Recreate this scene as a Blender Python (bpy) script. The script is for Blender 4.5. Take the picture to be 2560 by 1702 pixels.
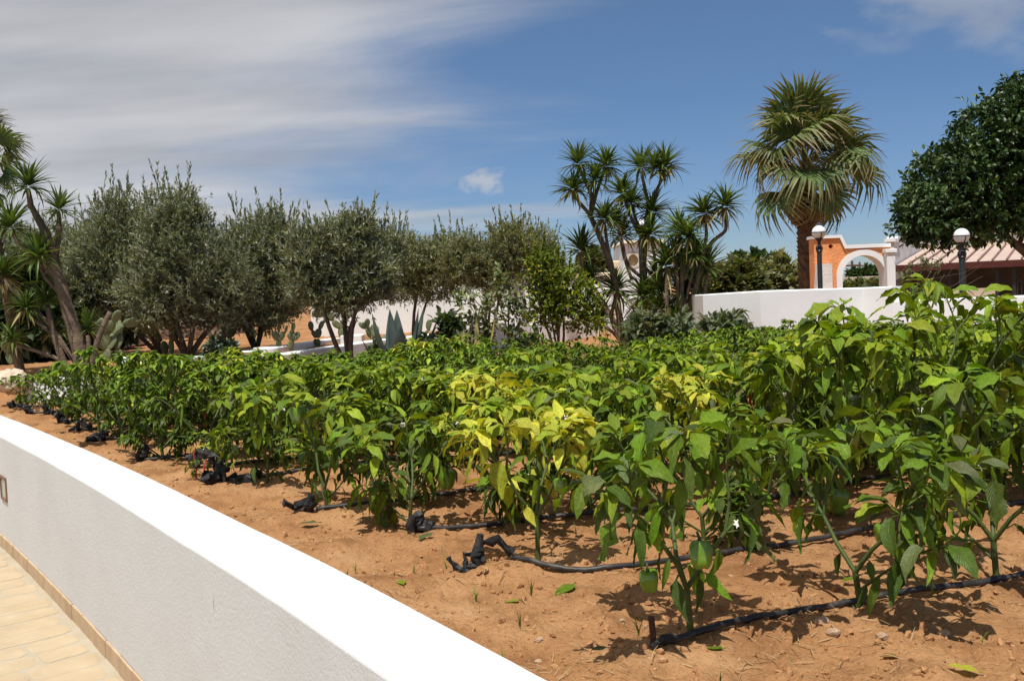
import bpy, math, random
import numpy as np
from mathutils import Matrix, Vector
from mathutils.geometry import tessellate_polygon

for o in list(bpy.data.objects): bpy.data.objects.remove(o)
sc = bpy.context.scene
COL = sc.collection
R_ = math.radians

# ------------------------------------------------------------------ camera
CAM_H = 0.97; FPX = 2489.0
PITCH = 2.852; ROLL = -2.4
cam_d = bpy.data.cameras.new('camera'); cam = bpy.data.objects.new('camera', cam_d); COL.objects.link(cam)
cam_d.sensor_width = 36.0; cam_d.lens = 36.0 * FPX / 2560.0
cam_d.clip_start = 0.05; cam_d.clip_end = 3000
CM = Matrix.Rotation(R_(90 - PITCH), 3, 'X') @ Matrix.Rotation(R_(ROLL), 3, 'Z')
cam.matrix_world = Matrix.Translation((0, 0, CAM_H)) @ CM.to_4x4()
sc.camera = cam

# ------------------------------------------------------------------ sky and sun
SUN_EL = 68.0
SUN_AZ = math.atan2(-0.24, -0.97)          # compass angle of the sun measured from +Y towards +X
world = bpy.data.worlds.new('World'); sc.world = world; world.use_nodes = True
nt = world.node_tree; nt.nodes.clear()
def N(t, kind, **kw):
    n = t.nodes.new(kind)
    for k, v in kw.items(): setattr(n, k, v)
    return n
out = N(nt, 'ShaderNodeOutputWorld')
sky = N(nt, 'ShaderNodeTexSky'); sky.sky_type = 'NISHITA'; sky.sun_disc = False
sky.sun_elevation = R_(SUN_EL); sky.sun_rotation = SUN_AZ
sky.air_density = 1.0; sky.dust_density = 0.1; sky.ozone_density = 5.0; sky.altitude = 1200
bg = N(nt, 'ShaderNodeBackground'); bg.inputs['Strength'].default_value = 0.082
cbg = N(nt, 'ShaderNodeBackground'); cbg.inputs['Strength'].default_value = 0.57
cbg.inputs['Color'].default_value = (0.98, 0.965, 0.97, 1)
mixs = N(nt, 'ShaderNodeMixShader')
tc = N(nt, 'ShaderNodeTexCoord'); sep = N(nt, 'ShaderNodeSeparateXYZ')
nt.links.new(tc.outputs['Generated'], sep.inputs[0])
def wmath(op, a, b=None, clamp=False):
    m = N(nt, 'ShaderNodeMath', operation=op, use_clamp=clamp)
    for i, v in enumerate((a, b)):
        if v is None: continue
        if isinstance(v, (int, float)): m.inputs[i].default_value = v
        else: nt.links.new(v, m.inputs[i])
    return m.outputs[0]
zz = wmath('ADD', wmath('MAXIMUM', sep.outputs[2], 0.0), 0.16)
px_ = wmath('DIVIDE', sep.outputs[0], zz); py_ = wmath('DIVIDE', sep.outputs[1], zz)
cmb = N(nt, 'ShaderNodeCombineXYZ')
nt.links.new(px_, cmb.inputs[0]); nt.links.new(py_, cmb.inputs[1])
mp = N(nt, 'ShaderNodeMapping'); mp.inputs['Rotation'].default_value = (0, 0, R_(-20)); mp.inputs['Scale'].default_value = (0.55, 1.5, 1)
mp.inputs['Location'].default_value = (3.1, 0.4, 0)
nt.links.new(cmb.outputs[0], mp.inputs[0])
nz = N(nt, 'ShaderNodeTexNoise'); nz.inputs['Scale'].default_value = 0.9; nz.inputs['Detail'].default_value = 6; nz.inputs['Roughness'].default_value = 0.52; nz.inputs['Distortion'].default_value = 0.5
nt.links.new(mp.outputs[0], nz.inputs['Vector'])
# a bank of thin cloud fills the left of the sky and thins out to the right
bias = wmath('MULTIPLY', wmath('ADD', sep.outputs[0], 0.055), -1.2)
bias = wmath('ADD', bias, wmath('MULTIPLY', wmath('SUBTRACT', sep.outputs[2], 0.16), 0.8))
dens = wmath('ADD', wmath('MULTIPLY', wmath('SUBTRACT', nz.outputs['Fac'], 0.5), 1.7), bias)
ramp = N(nt, 'ShaderNodeMapRange'); ramp.interpolation_type = 'SMOOTHSTEP'
ramp.inputs['From Min'].default_value = -0.22; ramp.inputs['From Max'].default_value = 0.46
ramp.inputs['To Min'].default_value = 0.03; ramp.inputs['To Max'].default_value = 0.84
nt.links.new(dens, ramp.inputs['Value'])
# two small puffs: one over the yuccas, a wider veil up on the right
def puff(direction, size, squash, amt):
    d = Vector(direction).normalized()
    vm = N(nt, 'ShaderNodeVectorMath', operation='SUBTRACT'); nt.links.new(tc.outputs['Generated'], vm.inputs[0]); vm.inputs[1].default_value = d
    mm = N(nt, 'ShaderNodeMapping'); mm.inputs['Scale'].default_value = (1 / size, 1 / size, squash / size); nt.links.new(vm.outputs[0], mm.inputs[0])
    nn = N(nt, 'ShaderNodeTexNoise'); nn.inputs['Scale'].default_value = 2.2; nn.inputs['Detail'].default_value = 5; nt.links.new(mm.outputs[0], nn.inputs['Vector'])
    ln = N(nt, 'ShaderNodeVectorMath', operation='LENGTH'); nt.links.new(mm.outputs[0], ln.inputs[0])
    v = wmath('ADD', ln.outputs['Value'], wmath('MULTIPLY', wmath('SUBTRACT', nn.outputs['Fac'], 0.5), 1.6))
    r = N(nt, 'ShaderNodeMapRange'); r.interpolation_type = 'SMOOTHSTEP'
    r.inputs['From Min'].default_value = 1.0; r.inputs['From Max'].default_value = 0.1; r.inputs['To Min'].default_value = 0; r.inputs['To Max'].default_value = amt
    nt.links.new(v, r.inputs['Value']); return r.outputs[0]
p1 = puff((-0.022, 0.985, 0.108), 0.030, 1.7, 0.62)
p2 = puff((0.42, 0.9, 0.24), 0.13, 2.2, 0.42)
fac = wmath('MAXIMUM', wmath('MAXIMUM', ramp.outputs[0], p1), p2)
hsv = N(nt, 'ShaderNodeHueSaturation'); hsv.inputs['Saturation'].default_value = 1.09
nt.links.new(sky.outputs[0], hsv.inputs['Color']); hzr = N(nt, 'ShaderNodeMapRange'); hzr.inputs['From Min'].default_value = 0.0; hzr.inputs['From Max'].default_value = 0.28; nt.links.new(sep.outputs[2], hzr.inputs['Value'])
hzc = N(nt, 'ShaderNodeMix', data_type='RGBA'); hzc.inputs['A'].default_value = (0.66, 0.73, 0.90, 1); hzc.inputs['B'].default_value = (1, 1, 1, 1); nt.links.new(hzr.outputs[0], hzc.inputs['Factor'])
hzm = N(nt, 'ShaderNodeMix', data_type='RGBA', blend_type='MULTIPLY'); hzm.inputs['Factor'].default_value = 1; nt.links.new(hsv.outputs[0], hzm.inputs['A']); nt.links.new(hzc.outputs['Result'], hzm.inputs['B']); nt.links.new(hzm.outputs['Result'], bg.inputs['Color'])
nzb = N(nt, 'ShaderNodeTexNoise'); nzb.inputs['Scale'].default_value = 1.7; nzb.inputs['Detail'].default_value = 5; nzb.inputs['Roughness'].default_value = 0.5; nt.links.new(mp.outputs[0], nzb.inputs['Vector'])
cbr = N(nt, 'ShaderNodeMapRange'); cbr.inputs['From Min'].default_value = 0.32; cbr.inputs['From Max'].default_value = 0.68; cbr.inputs['To Min'].default_value = 0.46; cbr.inputs['To Max'].default_value = 0.68; nt.links.new(nzb.outputs['Fac'], cbr.inputs['Value']); nt.links.new(cbr.outputs[0], cbg.inputs['Strength'])
nt.links.new(fac, mixs.inputs[0]); nt.links.new(bg.outputs[0], mixs.inputs[1]); nt.links.new(cbg.outputs[0], mixs.inputs[2])
nt.links.new(mixs.outputs[0], out.inputs['Surface'])

sl = bpy.data.lights.new('sun', 'SUN'); sun = bpy.data.objects.new('sun', sl); COL.objects.link(sun)
sl.energy = 5.0; sl.angle = R_(0.53); sl.color = (1.0, 0.955, 0.875)
sdir = Vector((math.sin(SUN_AZ) * math.cos(R_(SUN_EL)), math.cos(SUN_AZ) * math.cos(R_(SUN_EL)), math.sin(R_(SUN_EL))))
sun.rotation_euler = sdir.to_track_quat('Z', 'Y').to_euler(); sun.location = sdir * 50

sc.view_settings.view_transform = 'Standard'; sc.view_settings.look = 'None'
sc.view_settings.exposure = 0.07; sc.view_settings.gamma = 1.0; sc.view_settings.use_curve_mapping = False
sc.cycles.max_bounces = 7; sc.cycles.diffuse_bounces = 4; sc.cycles.transparent_max_bounces = 8

# ------------------------------------------------------------------ helpers
CMI = np.array(CM)
def ray(x, y):
    return CMI @ np.array([(x - 1280.0) / FPX, -(y - 851.0) / FPX, -1.0])
def at(x, y, Y):                       # point of the place seen at photo position (x, y), Y metres away
    d = ray(x, y); t = Y / d[1]
    return np.array([0, 0, CAM_H]) + t * d
def onz(x, y, z=0.0):
    d = ray(x, y); t = (z - CAM_H) / d[2]
    return np.array([0, 0, CAM_H]) + t * d

def tag(o, label=None, cat=None, group=None, kind=None):
    if label: o['label'] = label
    if cat: o['category'] = cat
    if group: o['group'] = group
    if kind: o['kind'] = kind
    return o
def thing(name, label, cat, loc=(0, 0, 0), rz=0.0, group=None):
    o = bpy.data.objects.new(name, None); COL.objects.link(o)
    o.location = loc; o.rotation_euler = (0, 0, rz); o.empty_display_size = 0.1
    return tag(o, label, cat, group)
def link(name, me, parent=None, loc=None, m=None):
    o = bpy.data.objects.new(name, me); COL.objects.link(o)
    if parent is not None: o.parent = parent
    if loc is not None: o.location = loc
    if m is not None: o.matrix_local = m
    return o

def np_mesh(name, V, F, mat, smooth=False, col=None, uv=None):
    V = np.asarray(V, dtype=np.float32); F = np.asarray(F, dtype=np.int32)
    me = bpy.data.meshes.new(name)
    me.vertices.add(len(V)); me.vertices.foreach_set('co', V.ravel())
    k = F.shape[1]
    me.loops.add(F.size); me.loops.foreach_set('vertex_index', F.ravel())
    me.polygons.add(len(F)); me.polygons.foreach_set('loop_start', np.arange(0, F.size, k, dtype=np.int32))
    if uv is not None:
        l = me.uv_layers.new(name='UVMap'); l.data.foreach_set('uv', np.asarray(uv, np.float32)[F.ravel()].ravel())
    me.update(calc_edges=True)
    me.polygons.foreach_set('use_smooth', np.full(len(F), bool(smooth)))
    if col is not None:
        a = me.color_attributes.new('leafcol', 'FLOAT_COLOR', 'POINT')
        c = np.ones((len(V), 4), np.float32); c[:, :3] = col; a.data.foreach_set('color', c.ravel())
    me.materials.append(mat)
    return me

class MB:
    """collects boxes, tubes and prisms; build() links them as one mesh object"""
    def __init__(s): s.v = []; s.f = []
    def add(s, vs, fs):
        n = len(s.v); s.v.extend([tuple(p) for p in vs]); s.f.extend([tuple(i + n for i in f) for f in fs]); return s
    def hexa(s, p):                    # 8 points: bottom loop then top loop
        return s.add(p, [(3, 2, 1, 0), (4, 5, 6, 7), (0, 1, 5, 4), (1, 2, 6, 5), (2, 3, 7, 6), (3, 0, 4, 7)])
    def box(s, x0, x1, y0, y1, z0, z1, bev=0.0):
        if bev <= 0:
            return s.hexa([(x0, y0, z0), (x1, y0, z0), (x1, y1, z0), (x0, y1, z0), (x0, y0, z1), (x1, y0, z1), (x1, y1, z1), (x0, y1, z1)])
        b = bev; r = [(x0 + b, y0), (x1 - b, y0), (x1, y0 + b), (x1, y1 - b), (x1 - b, y1), (x0 + b, y1), (x0, y1 - b), (x0, y0 + b)]
        ri = [(x0 + 2 * b, y0 + b), (x1 - 2 * b, y0 + b), (x1 - b, y0 + 2 * b), (x1 - b, y1 - 2 * b), (x1 - 2 * b, y1 - b), (x0 + 2 * b, y1 - b), (x0 + b, y1 - 2 * b), (x0 + b, y0 + 2 * b)]
        vs = [(x, y, z0) for x, y in r] + [(x, y, z1 - b) for x, y in r] + [(x, y, z1) for x, y in ri]
        fs = []
        for k in range(2):
            for i in range(8): j = (i + 1) % 8; fs.append((k * 8 + i, k * 8 + j, k * 8 + 8 + j, k * 8 + 8 + i))
        fs.append(tuple(range(16, 24))); fs.append(tuple(range(7, -1, -1)))
        return s.add(vs, fs)
    def obox(s, a, b, thick, z0, z1a, z1b=None, z0b=None):  # wall from a to b (xy), thickness to the left of a->b
        z1b = z1a if z1b is None else z1b; z0b = z0 if z0b is None else z0b
        a = np.array(a[:2], float); b = np.array(b[:2], float); d = b - a; d /= np.linalg.norm(d); n = np.array([-d[1], d[0]]) * thick
        p = [a, b, b + n, a + n]
        return s.hexa([(*p[0], z0), (*p[1], z0b), (*p[2], z0b), (*p[3], z0), (*p[0], z1a), (*p[1], z1b), (*p[2], z1b), (*p[3], z1a)])
    def tube(s, pts, radii, n=8, cap=True):
        pts = [np.array(p, float) for p in pts]
        if isinstance(radii, (int, float)): radii = [radii] * len(pts)
        vs = []; prev = None
        for i, p in enumerate(pts):
            d = pts[min(i + 1, len(pts) - 1)] - pts[max(i - 1, 0)]; d /= (np.linalg.norm(d) + 1e-9)
            if prev is None:
                u = np.cross(d, [0, 0, 1.0]) if abs(d[2]) < 0.9 else np.cross(d, [1.0, 0, 0])
            else: u = prev - d * np.dot(prev, d)
            u /= (np.linalg.norm(u) + 1e-9); prev = u; w = np.cross(d, u)
            for k in range(n):
                a = 2 * math.pi * k / n; vs.append(p + radii[i] * (math.cos(a) * u + math.sin(a) * w))
        fs = []
        for i in range(len(pts) - 1):
            for k in range(n):
                j = (k + 1) % n; fs.append((i * n + k, i * n + j, (i + 1) * n + j, (i + 1) * n + k))
        if cap: fs.append(tuple(range(n - 1, -1, -1))); fs.append(tuple(range((len(pts) - 1) * n, len(pts) * n)))
        return s.add(vs, fs)
    def lathe(s, prof, c=(0, 0, 0), n=20):
        vs = []; fs = []
        for r, z in prof:
            for k in range(n): a = 2 * math.pi * k / n; vs.append((c[0] + r * math.cos(a), c[1] + r * math.sin(a), c[2] + z))
        for i in range(len(prof) - 1):
            for k in range(n): j = (k + 1) % n; fs.append((i * n + k, i * n + j, (i + 1) * n + j, (i + 1) * n + k))
        fs.append(tuple(range(n - 1, -1, -1))); fs.append(tuple(range((len(prof) - 1) * n, len(prof) * n)))
        return s.add(vs, fs)
    def prism(s, loops, to3, depth):   # loops: outer, then holes; to3(u, w, d) -> point; d from 0 to depth
        pts = [p for l in loops for p in l]
        tri = tessellate_polygon([[Vector((p[0], p[1], 0)) for p in l] for l in loops])
        n = len(pts); vs = [to3(p[0], p[1], 0) for p in pts] + [to3(p[0], p[1], depth) for p in pts]; fs = []
        for t in tri: fs.append(tuple(t)); fs.append(tuple(i + n for i in reversed(t)))
        b = 0
        for l in loops:
            m = len(l)
            for i in range(m): j = (i + 1) % m; fs.append((b + i, b + j, b + n + j, b + n + i))
            b += m
        return s.add(vs, fs)
    def mesh(s, name, mat, smooth=False):
        me = bpy.data.meshes.new(name); me.from_pydata(s.v, [], s.f); me.update()
        import bmesh
        bm = bmesh.new(); bm.from_mesh(me); bmesh.ops.recalc_face_normals(bm, faces=bm.faces); bm.to_mesh(me); bm.free()
        if smooth: me.polygons.foreach_set('use_smooth', np.ones(len(me.polygons), dtype=bool)); me.update()
        me.materials.append(mat); return me
    def build(s, name, mat, parent=None, smooth=False, loc=None):
        return link(name, s.mesh(name, mat, smooth), parent, loc)

# ---- value noise
def _h(ix, iy, seed):
    n = (ix.astype(np.int64) * 374761393 + iy.astype(np.int64) * 668265263 + seed * 974634777) & 0xffffffff
    n = ((n ^ (n >> 13)) * 1274126177) & 0xffffffff
    return ((n ^ (n >> 16)) & 0xffff) / 65535.0
def vnoise(x, y, seed=0):
    x = np.asarray(x, float); y = np.asarray(y, float)
    xi = np.floor(x); yi = np.floor(y); fx = x - xi; fy = y - yi
    fx = fx * fx * (3 - 2 * fx); fy = fy * fy * (3 - 2 * fy); xi = xi.astype(int); yi = yi.astype(int)
    a = _h(xi, yi, seed); b = _h(xi + 1, yi, seed); c = _h(xi, yi + 1, seed); d = _h(xi + 1, yi + 1, seed)
    return (a + (b - a) * fx) * (1 - fy) + (c + (d - c) * fx) * fy - 0.5

# ------------------------------------------------------------------ materials
def mat_new(name):
    m = bpy.data.materials.new(name); m.use_nodes = True; t = m.node_tree; t.nodes.clear()
    o = N(t, 'ShaderNodeOutputMaterial'); b = N(t, 'ShaderNodeBsdfPrincipled'); t.links.new(b.outputs[0], o.inputs['Surface'])
    return m, t, b, o
def noise_node(t, scale, detail=4, rough=0.55, vec='Object'):
    c = N(t, 'ShaderNodeTexCoord') if vec != 'Pos' else N(t, 'ShaderNodeNewGeometry')
    n = N(t, 'ShaderNodeTexNoise'); n.inputs['Scale'].default_value = scale; n.inputs['Detail'].default_value = detail; n.inputs['Roughness'].default_value = rough
    t.links.new(c.outputs['Position' if vec == 'Pos' else vec], n.inputs['Vector']); return n
def ramp_node(t, src, stops):
    r = N(t, 'ShaderNodeValToRGB'); e = r.color_ramp.elements
    while len(e) < len(stops): e.new(0.5)
    for i, (p, c) in enumerate(stops): e[i].position = p; e[i].color = (*c, 1)
    t.links.new(src, r.inputs[0]); return r
def surf(name, stops, scale=4.0, detail=6, rough=0.8, bump=0.0, bscale=None, bdist=0.01, vec='Pos', spec=0.3, metal=0.0):
    m, t, b, o = mat_new(name)
    n = noise_node(t, scale, detail, vec=vec); r = ramp_node(t, n.outputs['Fac'], stops)
    t.links.new(r.outputs[0], b.inputs['Base Color']); b.inputs['Roughness'].default_value = rough
    b.inputs['Specular IOR Level'].default_value = spec; b.inputs['Metallic'].default_value = metal
    if bump > 0:
        n2 = noise_node(t, bscale or scale * 8, 6, 0.6, vec=vec); bp = N(t, 'ShaderNodeBump'); bp.inputs['Strength'].default_value = bump; bp.inputs['Distance'].default_value = bdist
        t.links.new(n2.outputs['Fac'], bp.inputs['Height']); t.links.new(bp.outputs[0], b.inputs['Normal'])
    return m
def flat(name, c, rough=0.6, var=0.15, scale=6, **kw):
    a = tuple(max(0, x * (1 - var)) for x in c); d = tuple(min(1, x * (1 + var)) for x in c)
    return surf(name, [(0.3, a), (0.7, d)], scale=scale, rough=rough, **kw)

def leaf_mat(name, source, rough=0.44, trans=0.22, veins=True, spec=0.22, tint=(1, 1, 1)):
    """leaf: colour from the object colour or from the per-leaf attribute, veins by UV, light shining through"""
    m, t, b, o = mat_new(name)
    if source == 'object':
        oi = N(t, 'ShaderNodeObjectInfo'); col = oi.outputs['Color']
    else:
        a = N(t, 'ShaderNodeAttribute'); a.attribute_name = 'leafcol'; col = a.outputs['Color']
    n = noise_node(t, 14 if source == 'object' else 3, 3, vec='Object' if source == 'object' else 'Pos')
    hs = N(t, 'ShaderNodeHueSaturation'); t.links.new(col, hs.inputs['Color'])
    mr = N(t, 'ShaderNodeMapRange'); mr.inputs['From Min'].default_value = 0.3; mr.inputs['From Max'].default_value = 0.7; mr.inputs['To Min'].default_value = 0.72; mr.inputs['To Max'].default_value = 1.28
    t.links.new(n.outputs['Fac'], mr.inputs['Value']); t.links.new(mr.outputs[0], hs.inputs['Value'])
    base = hs.outputs[0]
    if veins:
        uv = N(t, 'ShaderNodeUVMap'); s = N(t, 'ShaderNodeSeparateXYZ'); t.links.new(uv.outputs[0], s.inputs[0])
        def M(op, a, bb=None, c=False):
            q = N(t, 'ShaderNodeMath', operation=op, use_clamp=c)
            for i, v in enumerate((a, bb)):
                if v is None: continue
                if isinstance(v, (int, float)): q.inputs[i].default_value = v
                else: t.links.new(v, q.inputs[i])
            return q.outputs[0]
        ax = M('ABSOLUTE', M('SUBTRACT', s.outputs[0], 0.5))
        mid = M('SUBTRACT', 1.0, M('MULTIPLY', ax, 26.0), True)
        ph = M('MULTIPLY', M('SUBTRACT', s.outputs[1], M('MULTIPLY', ax, 0.45)), 44.0)
        lat = M('POWER', M('ABSOLUTE', M('COSINE', ph)), 14.0)
        vein = M('MAXIMUM', mid, M('MULTIPLY', lat, 0.55), True)
        mx = N(t, 'ShaderNodeMix', data_type='RGBA', blend_type='MIX'); t.links.new(M('MULTIPLY', vein, 0.30), mx.inputs['Factor'])
        lt = N(t, 'ShaderNodeMix', data_type='RGBA', blend_type='ADD'); lt.inputs['Factor'].default_value = 1.0; t.links.new(base, lt.inputs['A']); lt.inputs['B'].default_value = (0.09, 0.11, 0.025, 1)
        t.links.new(base, mx.inputs['A']); t.links.new(lt.outputs['Result'], mx.inputs['B']); base = mx.outputs['Result']
        bp = N(t, 'ShaderNodeBump'); bp.inputs['Strength'].default_value = 0.5; bp.inputs['Distance'].default_value = 0.004; bp.invert = True
        puck = M('ADD', vein, M('MULTIPLY', n.outputs['Fac'], 0.8)); t.links.new(puck, bp.inputs['Height']); t.links.new(bp.outputs[0], b.inputs['Normal'])
    t.links.new(base, b.inputs['Base Color']); b.inputs['Roughness'].default_value = rough; b.inputs['Specular IOR Level'].default_value = spec
    tr = N(t, 'ShaderNodeBsdfTranslucent'); br = N(t, 'ShaderNodeMix', data_type='RGBA', blend_type='MULTIPLY'); br.inputs['Factor'].default_value = 1
    t.links.new(base, br.inputs['A']); br.inputs['B'].default_value = (1.65, 1.55, 0.4, 1); t.links.new(br.outputs['Result'], tr.inputs['Color'])
    ms = N(t, 'ShaderNodeMixShader'); ms.inputs[0].default_value = trans
    t.links.new(b.outputs[0], ms.inputs[1]); t.links.new(tr.outputs[0], ms.inputs[2]); t.links.new(ms.outputs[0], o.inputs['Surface'])
    return m

M_SOIL = surf('red_soil', [(0.25, (0.285, 0.138, 0.058)), (0.45, (0.375, 0.192, 0.084)), (0.6, (0.43, 0.235, 0.108)), (0.78, (0.51, 0.31, 0.165))], scale=2.2, detail=10, rough=0.95, bump=1.0, bscale=48, bdist=0.02, spec=0.1)
_t = M_SOIL.node_tree; _b = [n for n in _t.nodes if n.type == 'BSDF_PRINCIPLED'][0]; _src = _b.inputs['Base Color'].links[0].from_socket
_n = noise_node(_t, 75, 6, 0.7, vec='Pos'); _r = ramp_node(_t, _n.outputs['Fac'], [(0.30, (0.62, 0.58, 0.55)), (0.48, (1, 1, 1)), (0.64, (1.0, 1.0, 1.0)), (0.74, (1.0, 1.0, 1.0))])
_x = N(_t, 'ShaderNodeMix', data_type='RGBA', blend_type='MULTIPLY'); _x.inputs['Factor'].default_value = 1; _t.links.new(_src, _x.inputs['A']); _t.links.new(_r.outputs[0], _x.inputs['B'])
_n3 = noise_node(_t, 5.5, 5, 0.6, vec='Pos'); _r3 = ramp_node(_t, _n3.outputs['Fac'], [(0.34, (0.72, 0.68, 0.66)), (0.52, (0.98, 0.98, 0.98))]); _z = N(_t, 'ShaderNodeMix', data_type='RGBA', blend_type='MULTIPLY'); _z.inputs['Factor'].default_value = 1
_t.links.new(_x.outputs['Result'], _z.inputs['A']); _t.links.new(_r3.outputs[0], _z.inputs['B']); _x = _z
_n2 = noise_node(_t, 130, 3, 0.6, vec='Pos'); _r2 = ramp_node(_t, _n2.outputs['Fac'], [(0.64, (0, 0, 0)), (0.70, (1, 1, 1))])
_y = N(_t, 'ShaderNodeMix', data_type='RGBA'); _t.links.new(_r2.outputs[0], _y.inputs['Factor']); _t.links.new(_x.outputs['Result'], _y.inputs['A']); _y.inputs['B'].default_value = (0.52, 0.36, 0.24, 1); _t.links.new(_y.outputs['Result'], _b.inputs['Base Color'])
M_CLOD = surf('soil_clod', [(0.3, (0.29, 0.14, 0.06)), (0.62, (0.41, 0.22, 0.105)), (0.75, (0.51, 0.34, 0.20))], scale=23, rough=0.95, bump=0.6, bscale=90, bdist=0.006, spec=0.1)
M_STONE = surf('pale_stone', [(0.3, (0.50, 0.38, 0.27)), (0.7, (0.70, 0.58, 0.45))], scale=5, rough=0.9, bump=0.6, bscale=30, bdist=0.02)
M_FSTONE = surf('field_stone', [(0.3, (0.30, 0.19, 0.115)), (0.7, (0.44, 0.31, 0.21))], scale=30, rough=0.95, bump=0.6, bscale=60, bdist=0.006)
M_WHITE = surf('white_render', [(0.2, (0.70, 0.68, 0.65)), (0.5, (0.80, 0.785, 0.76)), (0.8, (0.84, 0.83, 0.80))], scale=1.1, detail=8, rough=0.9, bump=0.55, bscale=95, bdist=0.004, spec=0.2)
M_WHITE2 = surf('white_wall_paint', [(0.2, (0.74, 0.755, 0.77)), (0.55, (0.83, 0.85, 0.865)), (0.8, (0.87, 0.885, 0.89))], scale=1.4, detail=7, rough=0.85, bump=0.25, bscale=40, bdist=0.006, spec=0.2)
M_CREAM = surf('cream_coping', [(0.3, (0.66, 0.54, 0.38)), (0.7, (0.76, 0.66, 0.50))], scale=6, rough=0.9)
M_ROUGHW = surf('rough_white_render', [(0.3, (0.62, 0.60, 0.58)), (0.7, (0.80, 0.79, 0.77))], scale=3, rough=0.95, bump=0.5, bscale=22, bdist=0.02)
M_ORANGE = surf('orange_render', [(0.3, (0.70, 0.265, 0.10)), (0.7, (0.84, 0.36, 0.155))], scale=3.5, rough=0.9, bump=0.6, bscale=16, bdist=0.03)
M_GREYW = surf('grey_rough_render', [(0.3, (0.30, 0.26, 0.23)), (0.7, (0.46, 0.41, 0.37))], scale=3, rough=0.95, bump=1.0, bscale=6, bdist=0.08)
M_PAVE = surf('paver', [(0.25, (0.39, 0.30, 0.19)), (0.6, (0.46, 0.37, 0.25)), (0.8, (0.49, 0.42, 0.31))], scale=4, detail=8, rough=0.85, bump=0.5, bscale=30, bdist=0.006)
M_JOINT = surf('paving_joint', [(0.3, (0.36, 0.31, 0.225)), (0.7, (0.43, 0.385, 0.30))], scale=6, rough=0.95, bump=0.5, bscale=60, bdist=0.004)
M_SKIRT = surf('skirting_tile', [(0.25, (0.40, 0.275, 0.17)), (0.55, (0.50, 0.365, 0.235)), (0.8, (0.56, 0.43, 0.30))], scale=7, detail=8, rough=0.8, bump=0.3, bscale=60, bdist=0.003)
M_HOSE = surf('black_hose', [(0.35, (0.012, 0.012, 0.013)), (0.52, (0.028, 0.026, 0.026)), (0.72, (0.10, 0.075, 0.06))], scale=16, detail=6, rough=0.5, bump=0.3, bscale=40, bdist=0.002, spec=0.5)
M_FILM = surf('folded_black_pipe', [(0.4, (0.010, 0.011, 0.013)), (0.6, (0.03, 0.03, 0.032)), (0.8, (0.10, 0.08, 0.065))], scale=22, rough=0.55, bump=0.4, bscale=35, bdist=0.006, spec=0.25)
M_STEM = surf('green_stem', [(0.3, (0.040, 0.062, 0.014)), (0.7, (0.085, 0.12, 0.030))], scale=20, rough=0.55, vec='Object')
M_BARK = surf('grey_bark', [(0.3, (0.06, 0.045, 0.034)), (0.7, (0.17, 0.13, 0.10))], scale=9, detail=8, rough=0.95, bump=1.0, bscale=24, bdist=0.03)
M_YBARK = surf('yucca_bark', [(0.3, (0.09, 0.064, 0.044)), (0.7, (0.21, 0.15, 0.105))], scale=7, detail=8, rough=0.95, bump=1.0, bscale=26, bdist=0.02)
M_PBARK = surf('palm_bark', [(0.3, (0.07, 0.042, 0.026)), (0.7, (0.21, 0.135, 0.085))], scale=8, detail=8, rough=0.95, bump=1.0, bscale=12, bdist=0.05)
M_LEAFO = leaf_mat('pepper_leaf', 'object')
M_LEAFA = leaf_mat('pepper_foliage', 'attr', veins=False)
M_OLIVE = leaf_mat('olive_leaf', 'attr', rough=0.5, trans=0.2, veins=False, spec=0.35)
M_SHRUB = leaf_mat('shrub_leaf', 'attr', rough=0.45, trans=0.25, veins=False)
M_FICUS = leaf_mat('ficus_leaf', 'attr', rough=0.42, trans=0.08, veins=False, spec=0.4)
M_YUCCA = leaf_mat('yucca_leaf', 'attr', rough=0.5, trans=0.15, veins=False, spec=0.25)
M_PALM = leaf_mat('palm_frond', 'attr', rough=0.45, trans=0.2, veins=False)
M_CACT = surf('cactus_pad', [(0.3, (0.11, 0.14, 0.07)), (0.7, (0.21, 0.24, 0.125))], scale=7, rough=0.6, bump=0.4, bscale=45, bdist=0.01)
M_AGAVE = surf('agave_leaf', [(0.3, (0.045, 0.064, 0.056)), (0.7, (0.085, 0.112, 0.097))], scale=5, rough=0.55)
M_AGAVY = surf('yellow_edged_agave_leaf', [(0.40, (0.12, 0.15, 0.06)), (0.55, (0.42, 0.34, 0.12))], scale=9, rough=0.55)
M_BELL = surf('bell_pepper_skin', [(0.35, (0.085, 0.17, 0.010)), (0.7, (0.16, 0.27, 0.022))], scale=12, rough=0.16, spec=0.6, vec='Object')
M_CHILI = surf('red_chili_skin', [(0.35, (0.33, 0.018, 0.012)), (0.7, (0.46, 0.04, 0.02))], scale=12, rough=0.2, spec=0.6, vec='Object')
M_CHILG = surf('green_chili_skin', [(0.35, (0.07, 0.15, 0.012)), (0.7, (0.13, 0.22, 0.02))], scale=12, rough=0.2, spec=0.6, vec='Object')
M_PETAL = flat('white_petal', (0.78, 0.76, 0.70), 0.7)
M_IRON = flat('dark_iron', (0.022, 0.026, 0.030), 0.45, spec=0.5)
M_GLOBE = flat('opal_globe', (0.82, 0.81, 0.83), 0.18, var=0.03, spec=0.5)
M_ROOF = surf('pinkish_roof_sheet', [(0.3, (0.44, 0.335, 0.285)), (0.7, (0.54, 0.43, 0.365))], scale=2.5, rough=0.7)
M_SEAM = flat('roof_seam', (0.25, 0.145, 0.125), 0.7)
M_FASC = flat('red_brown_fascia', (0.085, 0.024, 0.020), 0.5)
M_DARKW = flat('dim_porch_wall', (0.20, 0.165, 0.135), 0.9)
M_CPANEL = flat('cream_board', (0.56, 0.47, 0.37), 0.8)
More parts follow.
